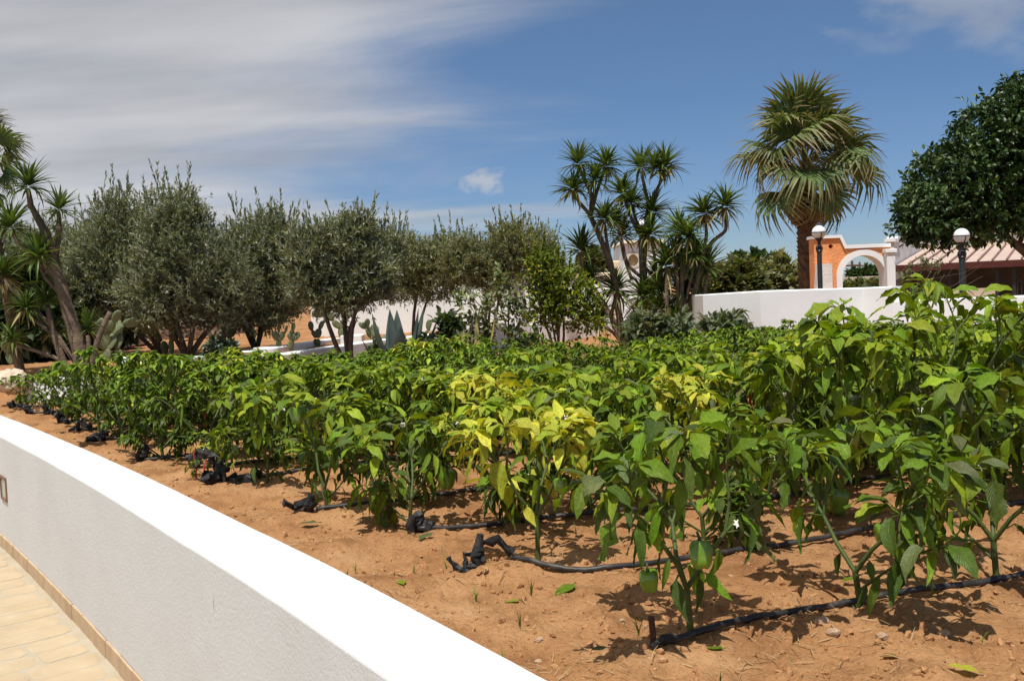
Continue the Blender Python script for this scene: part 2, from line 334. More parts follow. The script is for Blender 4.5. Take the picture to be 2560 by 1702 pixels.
M_BLADE = leaf_mat('grass_blade', 'attr', veins=False)
M_STRAW = flat('dry_straw', (0.36, 0.25, 0.13), 0.9)
M_GLASSF = flat('frosted_glass', (0.34, 0.40, 0.36), 0.25, spec=0.6)
M_RUST = flat('rusty_frame', (0.19, 0.10, 0.065), 0.6)
M_METAL = flat('grey_sheet_metal', (0.33, 0.36, 0.38), 0.5)
M_WOOD = flat('weathered_wood', (0.10, 0.065, 0.04), 0.9)

# ------------------------------------------------------------------ the low front wall, path and ground
PE = [(-14.18, 21.3), (-8.991, 14.3), (-4.325, 8.0), (-3.802, 7.3), (-3.214, 6.5), (-2.709, 5.8), (-2.212, 5.1), (-1.723, 4.4), (-1.242, 3.7), (-0.77, 3.0), (-0.306, 2.3), (0.548, 1.0), (2.454, -1.9)]
def smooth_line(P, n=24):
    P = np.array(P, float); out = []
    Q = np.vstack([2 * P[0] - P[1], P, 2 * P[-1] - P[-2]])
    for i in range(1, len(Q) - 2):
        t = np.linspace(0, 1, n, endpoint=False)[:, None]; a, b, c, d = Q[i - 1], Q[i], Q[i + 1], Q[i + 2]
        out.append(0.5 * (2 * b + (c - a) * t + (2 * a - 5 * b + 4 * c - d) * t * t + (3 * b - a - 3 * c + d) * t ** 3))
    out.append(P[-1:]); L = np.vstack(out)
    s = np.r_[0, np.cumsum(np.linalg.norm(np.diff(L, axis=0), axis=1))]
    return L, s
PL, PS = smooth_line(PE)
def wall_pt(s):
    return np.array([np.interp(s, PS, PL[:, 0]), np.interp(s, PS, PL[:, 1])])
def wall_dir(s):
    d = wall_pt(s + 0.15) - wall_pt(s - 0.15); return d / np.linalg.norm(d)
def wall_n(s):                         # unit vector from the path side towards the soil
    d = wall_dir(s); return np.array([-d[1], d[0]])
WALL_W = 0.305; WALL_TOP = 0.06; PATH_Z = -0.79
SS = np.arange(0.3, PS[-1] - 0.3, 0.12)
prof = [(0.0, PATH_Z - 0.1), (0.0, WALL_TOP - 0.007), (0.002, WALL_TOP - 0.002), (0.007, WALL_TOP), (WALL_W / 2, WALL_TOP + 0.002), (WALL_W - 0.014, WALL_TOP), (WALL_W, WALL_TOP - 0.012), (WALL_W, -0.3)]
V = []; F = []
rw = random.Random(5)
for i, s in enumerate(SS):
    p = wall_pt(s); n = wall_n(s); wob = 0.002 * math.sin(s * 3.1) + rw.uniform(-0.0015, 0.0015)
    for k, (a, z) in enumerate(prof):
        q = p + n * (a + (wob if k in (1, 2, 3, 5, 6) else 0)); V.append((q[0], q[1], z + (0.002 * math.sin(s * 2.3) if k > 0 and k < 7 else 0)))
m = len(prof)
for i in range(len(SS) - 1):
    for k in range(m - 1): F.append((i * m + k, (i + 1) * m + k, (i + 1) * m + k + 1, i * m + k + 1))
# a rust-brown scratch on the face
m_fw, t_fw, b_fw, o_fw = mat_new('front_wall_render')
nn1 = noise_node(t_fw, 1.1, 8, vec='Pos'); rr1 = ramp_node(t_fw, nn1.outputs['Fac'], [(0.2, (0.565, 0.558, 0.56)), (0.5, (0.60, 0.598, 0.605)), (0.8, (0.625, 0.625, 0.635))])
n2 = noise_node(t_fw, 70, 6, 0.65, vec='Pos'); n3 = noise_node(t_fw, 7, 4, vec='Pos')
ad = N(t_fw, 'ShaderNodeMath', operation='MULTIPLY_ADD'); t_fw.links.new(n3.outputs['Fac'], ad.inputs[0]); ad.inputs[1].default_value = 0.9; t_fw.links.new(n2.outputs['Fac'], ad.inputs[2])
bp = N(t_fw, 'ShaderNodeBump'); bp.inputs['Strength'].default_value = 0.55; bp.inputs['Distance'].default_value = 0.006; t_fw.links.new(ad.outputs[0], bp.inputs['Height']); t_fw.links.new(bp.outputs[0], b_fw.inputs['Normal'])
b_fw.inputs['Roughness'].default_value = 0.92; b_fw.inputs['Specular IOR Level'].default_value = 0.15
def face_point(x, y):                  # where a photo position meets the path-side face of the front wall
    d = ray(x, y); best = None
    for s in np.arange(0.3, PS[-1] - 0.3, 0.01):
        p = wall_pt(s); 
        c = d[0] * p[1] - d[1] * p[0]
        if p[1] > 0.3 and (best is None or abs(c) < best[0]): best = (abs(c), s, p)
    t = best[2][1] / d[1]
    return best[1], np.array([best[2][0], best[2][1], CAM_H + t * d[2]])
s_scr, p_scr = face_point(534, 1508)
geo = N(t_fw, 'ShaderNodeNewGeometry'); sub = N(t_fw, 'ShaderNodeVectorMath', operation='SUBTRACT'); t_fw.links.new(geo.outputs['Position'], sub.inputs[0]); sub.inputs[1].default_value = p_scr
scl = N(t_fw, 'ShaderNodeVectorMath', operation='MULTIPLY'); t_fw.links.new(sub.outputs[0], scl.inputs[0]); scl.inputs[1].default_value = (125, 125, 26)
nd = noise_node(t_fw, 120, 3, vec='Pos'); sc2 = N(t_fw, 'ShaderNodeVectorMath', operation='LENGTH'); t_fw.links.new(scl.outputs[0], sc2.inputs[0])
a3 = N(t_fw, 'ShaderNodeMath', operation='MULTIPLY_ADD'); t_fw.links.new(nd.outputs['Fac'], a3.inputs[0]); a3.inputs[1].default_value = 1.6; t_fw.links.new(sc2.outputs['Value'], a3.inputs[2])
mr3 = N(t_fw, 'ShaderNodeMapRange'); mr3.inputs['From Min'].default_value = 1.8; mr3.inputs['From Max'].default_value = 1.1; mr3.inputs['To Max'].default_value = 0.65; t_fw.links.new(a3.outputs[0], mr3.inputs['Value'])
mx3 = N(t_fw, 'ShaderNodeMix', data_type='RGBA'); t_fw.links.new(mr3.outputs[0], mx3.inputs['Factor']); g5 = N(t_fw, 'ShaderNodeNewGeometry'); m5 = N(t_fw, 'ShaderNodeMapping'); m5.inputs['Scale'].default_value = (1.6, 1.6, 1.3); t_fw.links.new(g5.outputs['Position'], m5.inputs[0])
n5 = N(t_fw, 'ShaderNodeTexNoise'); n5.inputs['Scale'].default_value = 1.0; n5.inputs['Detail'].default_value = 7; t_fw.links.new(m5.outputs[0], n5.inputs['Vector'])
r5 = ramp_node(t_fw, n5.outputs['Fac'], [(0.25, (0.975, 0.97, 0.96)), (0.5, (1, 1, 1))]); x5 = N(t_fw, 'ShaderNodeMix', data_type='RGBA', blend_type='MULTIPLY'); x5.inputs['Factor'].default_value = 1
t_fw.links.new(rr1.outputs[0], x5.inputs['A']); t_fw.links.new(r5.outputs[0], x5.inputs['B']); t_fw.links.new(x5.outputs['Result'], mx3.inputs['A']); mx3.inputs['B'].default_value = (0.30, 0.18, 0.10, 1)
t_fw.links.new(mx3.outputs['Result'], b_fw.inputs['Base Color'])
fw = thing('low_garden_wall', 'long low white rendered wall in the foreground, running beside the paved path', 'wall')
link('wall_body', np_mesh('wall_body', V, F, m_fw), fw)
# skirting tiles along its foot
for k, s in enumerate(np.arange(5.0, PS[-1] - 3.2, 0.262)):
    a = wall_pt(s + 0.003); b = wall_pt(s + 0.259); n = wall_n(s + 0.13); j = rw.uniform(-0.002, 0.002)
    a = a - n * (0.012 + j); b = b - n * (0.012 + j)
    MB().obox(a, b, 0.011, PATH_Z - 0.02, PATH_Z + 0.088 + j, PATH_Z + 0.088 + rw.uniform(-0.002, 0.002)).build('skirting_tile', M_SKIRT, fw)
# recessed wall light
s_l, p_l = face_point(11, 1220)
dl = wall_dir(s_l); nl = wall_n(s_l)
wl = thing('wall_light', 'small square recessed light with rusty frame set in the low front wall', 'light', (p_l[0], p_l[1], p_l[2]), math.atan2(dl[1], dl[0]))
fr = MB()
for x0, x1, z0, z1 in ((-0.11, 0.11, 0.07, 0.088), (-0.11, 0.11, -0.088, -0.07), (-0.11, -0.095, -0.07, 0.07), (0.095, 0.11, -0.07, 0.07)): fr.box(x0, x1, -0.012, 0.01, z0, z1)
fr.build('frame', M_RUST, wl); MB().box(-0.094, 0.094, -0.004, 0.012, -0.069, 0.069).build('glass', M_GLASSF, wl)

# signed side of the wall: > 0 on the soil side of the path edge
def side(x, y):
    d = np.full(np.shape(x), 1e9); sg = np.zeros(np.shape(x))
    P = PL[::12]
    for i in range(len(P) - 1):
        a, b = P[i], P[i + 1]; e = b - a; L2 = e @ e
        t = np.clip(((x - a[0]) * e[0] + (y - a[1]) * e[1]) / L2, 0 if i else -50, 1 if i < len(P) - 2 else 50)
        qx = x - a[0] - t * e[0]; qy = y - a[1] - t * e[1]; dd = np.hypot(qx, qy); c = e[0] * qy - e[1] * qx
        k = dd < d; d = np.where(k, dd, d); sg = np.where(k, np.sign(c), sg)
    return d * sg

ROWS = [((0.33, 2.58)), (-0.14, 3.46), (-0.42, 4.06), (-0.92, 4.50), (-1.55, 5.30), (-1.86, 5.74), (-2.40, 6.36), (-2.92, 7.05), (-3.36, 7.68), (-3.80, 8.32), (-4.2, 8.95), (-4.6, 9.42), (-5.0, 9.95)]
RD = np.array([0.93, 0.36]); RD /= np.linalg.norm(RD); RN = np.array([-RD[1], RD[0]])
ROWV = sorted([float(np.array(r) @ RN) for r in ROWS])
def terrain(x, y):
    """broad shape of the ground: the bed, a terrace behind on the left, the lower yard behind the rear wall"""
    x = np.asarray(x, float); y = np.asarray(y, float)
    z = np.zeros(np.broadcast(x, y).shape)
    u = x - (-4.6 + (y - 11.6) * 0.56)                       # left of the receding terrace wall
    k = np.clip((y - 11.4) / 0.3, 0, 1) * np.clip(-u / 0.4 + 0.3, 0, 1); z = z + 0.25 * k
    z = z + np.clip((y - 24) / 20, 0, 1) * np.clip(-(x + 2) / 3, 0, 1) * 0.5
    k2 = np.clip((y - 12.1) / 0.5, 0, 1) * np.clip((x - 2.6 - (y - 12) * 0.12) / 0.5, 0, 1); z = z - 1.0 * k2
    return z
def bumps(x, y):
    v = np.asarray(x) * RN[0] + np.asarray(y) * RN[1]
    ridge = np.zeros(np.shape(v))
    for r in ROWV: ridge = np.maximum(ridge, np.exp(-((v - r) / 0.13) ** 2))
    z = 0.030 * ridge + 0.06 * vnoise(x * 0.9, y * 0.9, 1) + 0.035 * vnoise(x * 3.1, y * 3.1, 2) + 0.020 * vnoise(x * 9, y * 9, 3)
    clod = vnoise(x * 22, y * 22, 4); z = z + 0.024 * np.maximum(clod, -0.05) * (vnoise(x * 1.7, y * 1.7, 8) + 0.8) + 0.013 * vnoise(x * 47, y * 47, 5) + 0.007 * vnoise(x * 95, y * 95, 6)
    return z - 0.02
def gz(x, y):
    return float(terrain(np.array([x]), np.array([y]))[0] + bumps(np.array([x]), np.array([y]))[0])

az = np.radians(np.r_[np.arange(-100, -34, 2.0), np.arange(-34, 34, 0.17), np.arange(34, 110, 2.0)])
rr = np.exp(np.arange(math.log(1.05), math.log(14), 0.0085)); rr = np.r_[rr, np.exp(np.arange(math.log(14.2), math.log(1500), 0.05))]
A, RR = np.meshgrid(az, rr); X = RR * np.sin(A); Y = RR * np.cos(A)
SD = side(X, Y)
Z = terrain(X, Y) + np.where(RR < 40, bumps(X, Y), 0)
Z = np.where(SD < 0.31, np.minimum(Z, -0.01), Z)
na = len(az); idx = np.arange(X.size).reshape(X.shape)
F = np.stack([idx[:-1, :-1], idx[:-1, 1:], idx[1:, 1:], idx[1:, :-1]], -1).reshape(-1, 4)[:, ::-1]
keep = (SD.ravel()[F] > 0.12).all(1); F = F[keep]
used = np.unique(F); remap = np.full(X.size, -1); remap[used] = np.arange(len(used))
g = link('ground', np_mesh('ground', np.stack([X.ravel(), Y.ravel(), Z.ravel()], 1)[used], remap[F], M_SOIL, smooth=True)); tag(g, kind='structure')

# path: joint bed plus stamped pavers
pv = []
for s in np.arange(1.0, PS[-1] - 0.4, 0.4):
    p = wall_pt(s); n = wall_n(s); pv.append((*(p + n * 0.05), PATH_Z - 0.0025)); pv.append((*(p - n * 9.0), PATH_Z - 0.0025))
pf = [(2 * i, 2 * i + 1, 2 * i + 3, 2 * i + 2) for i in range(len(pv) // 2 - 1)]
path = link('path', np_mesh('path', pv, pf, M_JOINT)); tag(path, kind='structure')
rp = random.Random(11)
for r_i, s0 in enumerate(np.arange(15.6, 22.6, 0.205)):
    off = 0.02 + rp.uniform(0, 0.05)
    while off < 1.2:
        ln = rp.uniform(0.2, 0.46); w = 0.195
        p = wall_pt(s0 + off * 0.25); d = wall_dir(19.0); n = wall_n(19.0)
        base = wall_pt(s0); 
        def P(u, v): return base - n * u + d * (v + 0.07 * u)
        u0, u1, v0, v1 = off + 0.004, off + ln - 0.010, 0.005, w - 0.004
        cut = 0.032; jj = lambda: rp.uniform(-0.013, 0.013)
        loop = [P(u0 + cut + jj(), v0 + jj()), P((u0 + u1) / 2, v0 + jj()), P(u1 - cut + jj(), v0 + jj()), P(u1, v0 + cut), P(u1 + jj(), v1 - cut), P(u1 - cut, v1 + jj()), P((u0 + u1) / 2, v1 + jj()), P(u0 + cut, v1 + jj()), P(u0 + jj(), v1 - cut), P(u0, v0 + cut)]
        c = np.mean(loop, axis=0); h = PATH_Z + 0.001 + rp.uniform(-0.001, 0.0015)
        vs = [(*q, PATH_Z - 0.01) for q in loop] + [(*q, h - 0.0022) for q in loop] + [(*(c + (q - c) * 0.90), h) for q in loop]
        kN = len(loop); fs = [(a + i, a + (i + 1) % kN, a + kN + (i + 1) % kN, a + kN + i) for a in (0, kN) for i in range(kN)] + [tuple(range(2 * kN, 3 * kN))]
        MB().add(vs, fs).build('paver', M_PAVE, path); off += ln

# ------------------------------------------------------------------ white walls behind the bed
def px_wall(name, label, pts, thick, z0, mat, cop=None, cap=0.0):
    """wall along photo points (x, y_top, distance): each straight piece is a part"""
    t = thing(name, label, 'wall', tuple(at(*pts[0])[:2]) + (0,))
    o = np.array(t.location[:])
    W = [at(*p) for p in pts]
    # mitred offsets so that the pieces butt cleanly
    D = [(W[i + 1] - W[i])[:2] / np.linalg.norm((W[i + 1] - W[i])[:2]) for i in range(len(W) - 1)]
    NN = [np.array([-d[1], d[0]]) for d in D]; off = []
    for i in range(len(W)):
        if i == 0: q = NN[0]
        elif i == len(W) - 1: q = NN[-1]
        else: q = (NN[i - 1] + NN[i]); q = q / (1 + NN[i - 1] @ NN[i])
        off.append(W[i][:2] + q * thick)
    for i in range(len(W) - 1):
        a, b = W[i], W[i + 1]; c, d = off[i + 1], off[i]; e = 0.012
        lo = [(a[0], a[1], z0), (b[0], b[1], z0), (c[0], c[1], z0), (d[0], d[1], z0)]
        hi = [(a[0], a[1], a[2] - e), (b[0], b[1], b[2] - e), (c[0], c[1], b[2] - e), (d[0], d[1], a[2] - e)]
        mb = MB(); top = []
        nn = NN[i]
        for (p, s) in ((a, 1), (b, 1)): pass
        vs = [np.array(v) - o for v in lo + hi]
        ins = [np.array([a[0] + nn[0] * e, a[1] + nn[1] * e, a[2]]), np.array([b[0] + nn[0] * e, b[1] + nn[1] * e, b[2]]), np.array([c[0] - nn[0] * e, c[1] - nn[1] * e, b[2]]), np.array([d[0] - nn[0] * e, d[1] - nn[1] * e, a[2]])]
        vs += [v - o for v in ins]
        mb.add(vs, [(3, 2, 1, 0), (0, 1, 5, 4), (1, 2, 6, 5), (2, 3, 7, 6), (3, 0, 4, 7), (4, 5, 9, 8), (5, 6, 10, 9), (6, 7, 11, 10), (7, 4, 8, 11), (8, 9, 10, 11)])
        mb.build('wall_section', mat, t)
    return t
px_wall('garden_wall', 'tall white wall closing the bed on the right, its top stepping down below the porch',
        [(1640, 742, 17.0), (1757, 736, 12.3), (1900, 727, 11.5), (2158, 719, 11.9), (2230, 716, 11.6)], 0.22, -0.2, M_WHITE2)
px_wall('garden_wall', 'lower white wall at the right edge, in front of the porch and right lamp', [(2231, 752, 11.6), (2560, 739, 11.5), (2860, 727, 11.5)], 0.22, -0.2, M_WHITE2)
px_wall('terrace_wall', 'low white kerb wall receding between the prickly pears, behind the left plants', [(338, 909, 11.6), (638, 876, 13.75), (852, 844, 16.7)], 0.2, -0.2, M_WHITE2)
px_wall('terrace_wall', 'long low white wall receding behind the blue agave and yuccas', [(690, 888, 11.95), (950, 850, 14.4), (1265, 815, 17.4), (1500, 797, 20.2)], 0.2, -0.2, M_WHITE2)
px_wall('terrace_wall', 'short low white wall near the left edge, half hidden by leaves', [(60, 946, 10.7), (157, 944, 10.7), (240, 941, 10.7), (330, 937, 10.8)], 0.18, -0.2, M_WHITE2)
def block(name, label, x0, x1, ytop, Y, mat, z0=-0.2, dep=None, cat='pillar'):
    a = at(x0, ytop, Y); b = at(x1, ytop, Y); w = b[0] - a[0]; dep = dep or w
    t = thing(name, label, cat, ((a[0] + b[0]) / 2, Y, 0)); zt = (a[2] + b[2]) / 2
    MB().box(-w / 2, w / 2, 0, dep, z0, zt, 0.012).build('block', mat, t); return t
block('wall_pillar', 'white square wall end beside the left yucca trunk', 291, 334, 892, 11.35, M_WHITE2)
block('wall_pillar', 'white square block at the far end of the kerb wall, left of the forked olive', 850, 904, 838, 16.2, M_WHITE2)
c = at(665, 868, 13.3)
t = thing('round_pillar', 'round white plastered drum on the kerb wall among prickly pears', 'pillar', (c[0], 13.3, 0))
MB().lathe([(0.175, -0.2), (0.175, c[2] - 0.02), (0.168, c[2] - 0.005), (0.155, c[2])], n=32).build('drum', M_WHITE2, t, smooth=False)

# white house behind the olives, with a cream coping
def facade(name, label, x0, x1, ytop, Y, mat, cop=0.09, z0=-0.5, dep=4.0):
    a = at(x0, ytop, Y); b = at(x1, ytop, Y); zt = max(a[2], b[2]); w = b[0] - a[0]
    t = thing(name, label, 'building', (a[0], Y, 0))
    MB().box(0, w, 0, dep, z0, zt - cop).build('wall', mat, t)
    MB().box(-0.05, w + 0.05, -0.06, dep + 0.05, zt - cop + 0.002, zt, 0.015).build('coping', M_CREAM, t)
    return t, a, b, zt
t, a, b, zt = facade('white_house', 'white house wall behind the olive trees, a round vent under its coping', 770, 1300, 652, 19.0, M_WHITE2)
vx = at(1222, 735, 19.0); mb = MB()
ring = [(0.13 * math.cos(k * math.pi / 8), 0.17 * math.sin(k * math.pi / 8)) for k in range(16)]; inn = [(0.8 * p, 0.8 * q) for p, q in ring]
mb.prism([ring, inn], lambda u, w, d: (vx[0] - a[0] + u, -0.03 + d, vx[2] + w), 0.028); mb.build('vent_ring', M_CREAM, t)
facade('garden_house', 'lower white house wall with cream coping between lime shrub and yuccas', 1302, 1546, 690, 23.0, M_WHITE2)
# little chapel-like gatehouse with an oval niche
Yc = 19.0
P0 = at(1549, 700, Yc); TL = at(1562, 612, Yc); TR = at(1652, 601, Yc); BL = at(1545, 860, Yc); BR = at(1690, 860, Yc)
t = thing('gatehouse', 'white tapering gatehouse wall with oval stone niche behind the yuccas', 'building', (P0[0], Yc, 0)); o3 = np.array([P0[0], Yc, 0])
nc = at(1583, 652, Yc)
oval = lambda rx, rz_, n=20: [(nc[0] - o3[0] + rx * math.cos(2 * math.pi * k / n), nc[2] + rz_ * math.sin(2 * math.pi * k / n) * (1 if k < n / 2 else 0.8)) for k in range(n)]
zt = (TL[2] + TR[2]) / 2
outer = [(BL[0] - o3[0], -0.4), (BR[0] - o3[0], -0.4), (TR[0] - o3[0], zt), (TL[0] - o3[0], zt)]
to3 = lambda u, w, d: (u, d, w)
MB().prism([outer, oval(0.10, 0.125)], to3, 2.0).build('wall', M_WHITE2, t)
MB().prism([oval(0.155, 0.18), oval(0.098, 0.123)], lambda u, w, d: (u, d - 0.012, w), 0.03).build('niche_surround', surf('niche_stone', [(0.3, (0.50, 0.46, 0.38)), (0.7, (0.68, 0.64, 0.56))], scale=9, rough=0.9), t)
MB().prism([oval(0.099, 0.124)], lambda u, w, d: (u, d + 0.10, w), 0.02).build('niche_back', flat('niche_ochre', (0.42, 0.28, 0.15), 0.9), t)
MB().hexa([(TL[0] - o3[0] - 0.06, -0.09, zt - 0.002), (TR[0] - o3[0] + 0.06, -0.09, zt - 0.002), (TR[0] - o3[0] + 0.06, 2.05, zt - 0.002), (TL[0] - o3[0] - 0.06, 2.05, zt - 0.002), (TL[0] - o3[0] - 0.04, -0.07, zt + 0.05), (TR[0] - o3[0] + 0.04, -0.07, zt + 0.05), (TR[0] - o3[0] + 0.04, 2.0, zt + 0.05), (TL[0] - o3[0] - 0.04, 2.0, zt + 0.05)]).build('coping', M_CREAM, t)
b1 = at(1537, 652, 19.5); b2 = at(1548, 690, 19.5)
t = thing('gate_post', 'small peach gate post between yucca stems, left of the gatehouse', 'post', (b1[0], 19.5, 0)); MB().box(-0.04, 0.10, 0, 0.3, -0.4, b1[2], 0.02).build('shaft', M_CREAM, t)

# ------------------------------------------------------------------ orange archway
Ya = 20.0
def uz(x, y): p = at(x, y, Ya); return (p[0], p[2])
ax0 = at(2160, 690, Ya)
t = thing('archway', 'orange rendered garden arch with white trim beside the tall palm', 'archway', (ax0[0], Ya, -1.0)); o3 = np.array([ax0[0], Ya, -1.0])
rel = lambda x, y: (uz(x, y)[0] - o3[0], uz(x, y)[1] - o3[2])
c_x = (rel(2105, 690)[0] + rel(2214, 690)[0]) / 2; Ri = (rel(2214, 690)[0] - rel(2105, 690)[0]) / 2; Ro = Ri + 0.115
zs = rel(2160, 638)[1] - Ri
arc = lambda R, n=24: [(c_x + R * math.cos(math.pi - math.pi * k / n), zs + R * math.sin(math.pi * k / n)) for k in range(n + 1)]
zc1 = rel(2078, 596)[1]; zc2 = rel(2165, 620)[1]
xl = rel(2036, 650)[0]; xm = rel(2098, 620)[0]; xk = rel(2110, 620)[0]; xr = rel(2226, 650)[0]
body = [(xl, 0), (c_x - Ro + 0.01, 0)] + arc(Ro - 0.01) + [(c_x + Ro - 0.01, 0), (xr, 0), (xr, zc2), (xk, zc2), (xm, zc1), (xl, zc1)]
hx, hz = rel(2077, 616); hole = [(hx + 0.045 * math.cos(2 * math.pi * k / 14), hz + 0.045 * math.sin(2 * math.pi * k / 14)) for k in range(14)]
MB().prism([body, hole], to3, 0.34).build('orange_wall', M_ORANGE, t)
trim = [(c_x - Ro, 0)] + arc(Ro) + [(c_x + Ro, 0), (c_x + Ri, 0)] + arc(Ri)[::-1] + [(c_x - Ri, 0)]
MB().prism([trim], lambda u, w, d: (u, d - 0.03, w), 0.40).build('arch_trim', M_WHITE2, t)
cp = [(xl - 0.03, zc1 + 0.002), (xm + 0.005, zc1 + 0.002), (xk + 0.005, zc2 + 0.002), (xr, zc2 + 0.002), (xr, zc2 + 0.075), (xk + 0.04, zc2 + 0.075), (xm + 0.04, zc1 + 0.06), (xl - 0.03, zc1 + 0.06)]
MB().prism([cp], lambda u, w, d: (u, d - 0.045, w), 0.43).build('coping', M_WHITE2, t)
q0 = rel(2034, 661); q1 = rel(2056, 661); q2 = rel(2072, 661)
MB().prism([[(q0[0] - 0.16, 0), (q2[0], 0), (q2[0], q0[1]), (q0[0] + 0.03, q0[1])]], lambda u, w, d: (u, d - 0.2, w), 0.17).build('buttress', M_ROUGHW, t)
pl = thing('gate_pillar', 'white pillar with square cap closing the right side of the arch', 'pillar', (at(2221, 690, Ya)[0], Ya - 0.12, -1.0))
w2 = (at(2232, 690, Ya)[0] - at(2211, 690, Ya)[0]) / 2; zt2 = at(2221, 632, Ya)[2] + 1.0
MB().box(-w2, w2, -0.05, 0.4, 0, zt2, 0.01).build('shaft', M_WHITE2, pl); MB().box(-w2 - 0.03, w2 + 0.03, -0.08, 0.43, zt2 + 0.002, zt2 + 0.07, 0.01).build('cap', M_WHITE2, pl)

# ------------------------------------------------------------------ porch building with ribbed roof
Af = at(2240, 667, 24.0); ev = np.array([0.866, -0.5]); bk = np.array([0.5, 0.866])
t = thing('porch_building', 'low building with ribbed pinkish roof over a dark porch at the right', 'building', (Af[0], Af[1], -1.0)); o3 = np.array([Af[0], Af[1], -1.0])
def bp3(e, b, z): q = ev * e + bk * b; return (q[0], q[1], z)
ez = Af[2] + 1.0; RUN = 4.6; rise = 0.46; LEN = 9.0
def bbox(e0, e1, b0, b1, z0, z1): return MB().hexa([bp3(e0, b0, z0), bp3(e1, b0, z0), bp3(e1, b1, z0), bp3(e0, b1, z0), bp3(e0, b0, z1), bp3(e1, b0, z1), bp3(e1, b1, z1), bp3(e0, b1, z1)])
np_ = 30; pw = LEN / np_
for k in range(np_):
    e0, e1 = k * pw + 0.02, (k + 1) * pw - 0.02
    MB().hexa([bp3(e0, -0.1, ez), bp3(e1, -0.1, ez), bp3(e1, RUN, ez + rise), bp3(e0, RUN, ez + rise), bp3(e0, -0.1, ez + 0.03), bp3(e1, -0.1, ez + 0.03), bp3(e1, RUN, ez + rise + 0.03), bp3(e0, RUN, ez + rise + 0.03)]).build('roof_panel', M_ROOF, t)
    e0, e1 = (k + 1) * pw - 0.019, (k + 1) * pw + 0.019
    MB().hexa([bp3(e0, -0.1, ez), bp3(e1, -0.1, ez), bp3(e1, RUN, ez + rise), bp3(e0, RUN, ez + rise), bp3(e0, -0.1, ez + 0.075), bp3(e1, -0.1, ez + 0.075), bp3(e1, RUN, ez + rise + 0.075), bp3(e0, RUN, ez + rise + 0.075)]).build('roof_seam', M_SEAM, t)
bbox(0, LEN, -0.16, -0.102, ez - 0.12, ez + 0.035).build('fascia', M_FASC, t)
bbox(0, LEN, RUN + 0.002, RUN + 0.25, 0, ez + rise + 0.75).build('rear_wall', M_GREYW, t)
bbox(0, LEN, RUN - 0.05, RUN, ez + rise + 0.02, ez + rise + 0.10).build('flashing', M_CREAM, t)
bbox(-0.2, -0.02, -0.05, RUN + 1.0, 0, ez + 0.60).build('end_wall', M_ROUGHW, t)
bbox(-0.24, 0.02, -0.1, 0.25, ez + 0.602, ez + 0.68).build('end_wall_cap', M_WHITE2, t)
bbox(-0.24, 0.02, 0.252, 0.6, ez + 0.602, ez + 0.74).build('end_wall_cap', M_WHITE2, t)
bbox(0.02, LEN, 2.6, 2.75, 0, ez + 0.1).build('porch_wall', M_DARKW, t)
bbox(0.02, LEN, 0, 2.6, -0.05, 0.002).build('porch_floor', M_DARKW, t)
for e in (0.16, 1.15, 2.15, 2.5, 3.3, 4.5, 6.0, 7.5): bbox(e, e + 0.07, 0.0, 0.07, 0.002, ez - 0.01).build('post', M_IRON, t)
for e0, e1 in ((1.24, 2.14), (3.42, 4.49), (4.6, 5.9)): bbox(e0, e1, 0.02, 0.06, 0.02, 1.58).build('board_panel', M_CPANEL, t)
for e0, e1 in ((0.25, 1.12), (2.6, 3.28)):
    gt = MB()
    for k in range(9): e = e0 + (e1 - e0) * k / 8 - 0.01; gt.hexa([bp3(e, 0.02, 0.05), bp3(e + 0.02, 0.02, 0.05), bp3(e + 0.02, 0.04, 0.05), bp3(e, 0.04, 0.05), bp3(e, 0.02, 1.70), bp3(e + 0.02, 0.02, 1.70), bp3(e + 0.02, 0.04, 1.70), bp3(e, 0.04, 1.70)])
    g2 = gt.build('barred_gate', M_IRON, t); bbox(e0, e1, 0.045, 0.065, 1.68, 1.72).build('top_rail', M_IRON, t)
# stone block on the roof behind, with coping
cb = at(2288, 490, 30.0); t = thing('stone_tower', 'grey stone block with coping rising behind the dark tree', 'tower', (cb[0], 30.0, -1.0))
MB().box(0, 1.2, 0, 1.2, 0, cb[2] + 0.9).build('shaft', M_GREYW, t); MB().box(-0.06, 1.26, -0.06, 1.26, cb[2] + 0.902, cb[2] + 1.03, 0.02).build('coping', M_GREYW, t)

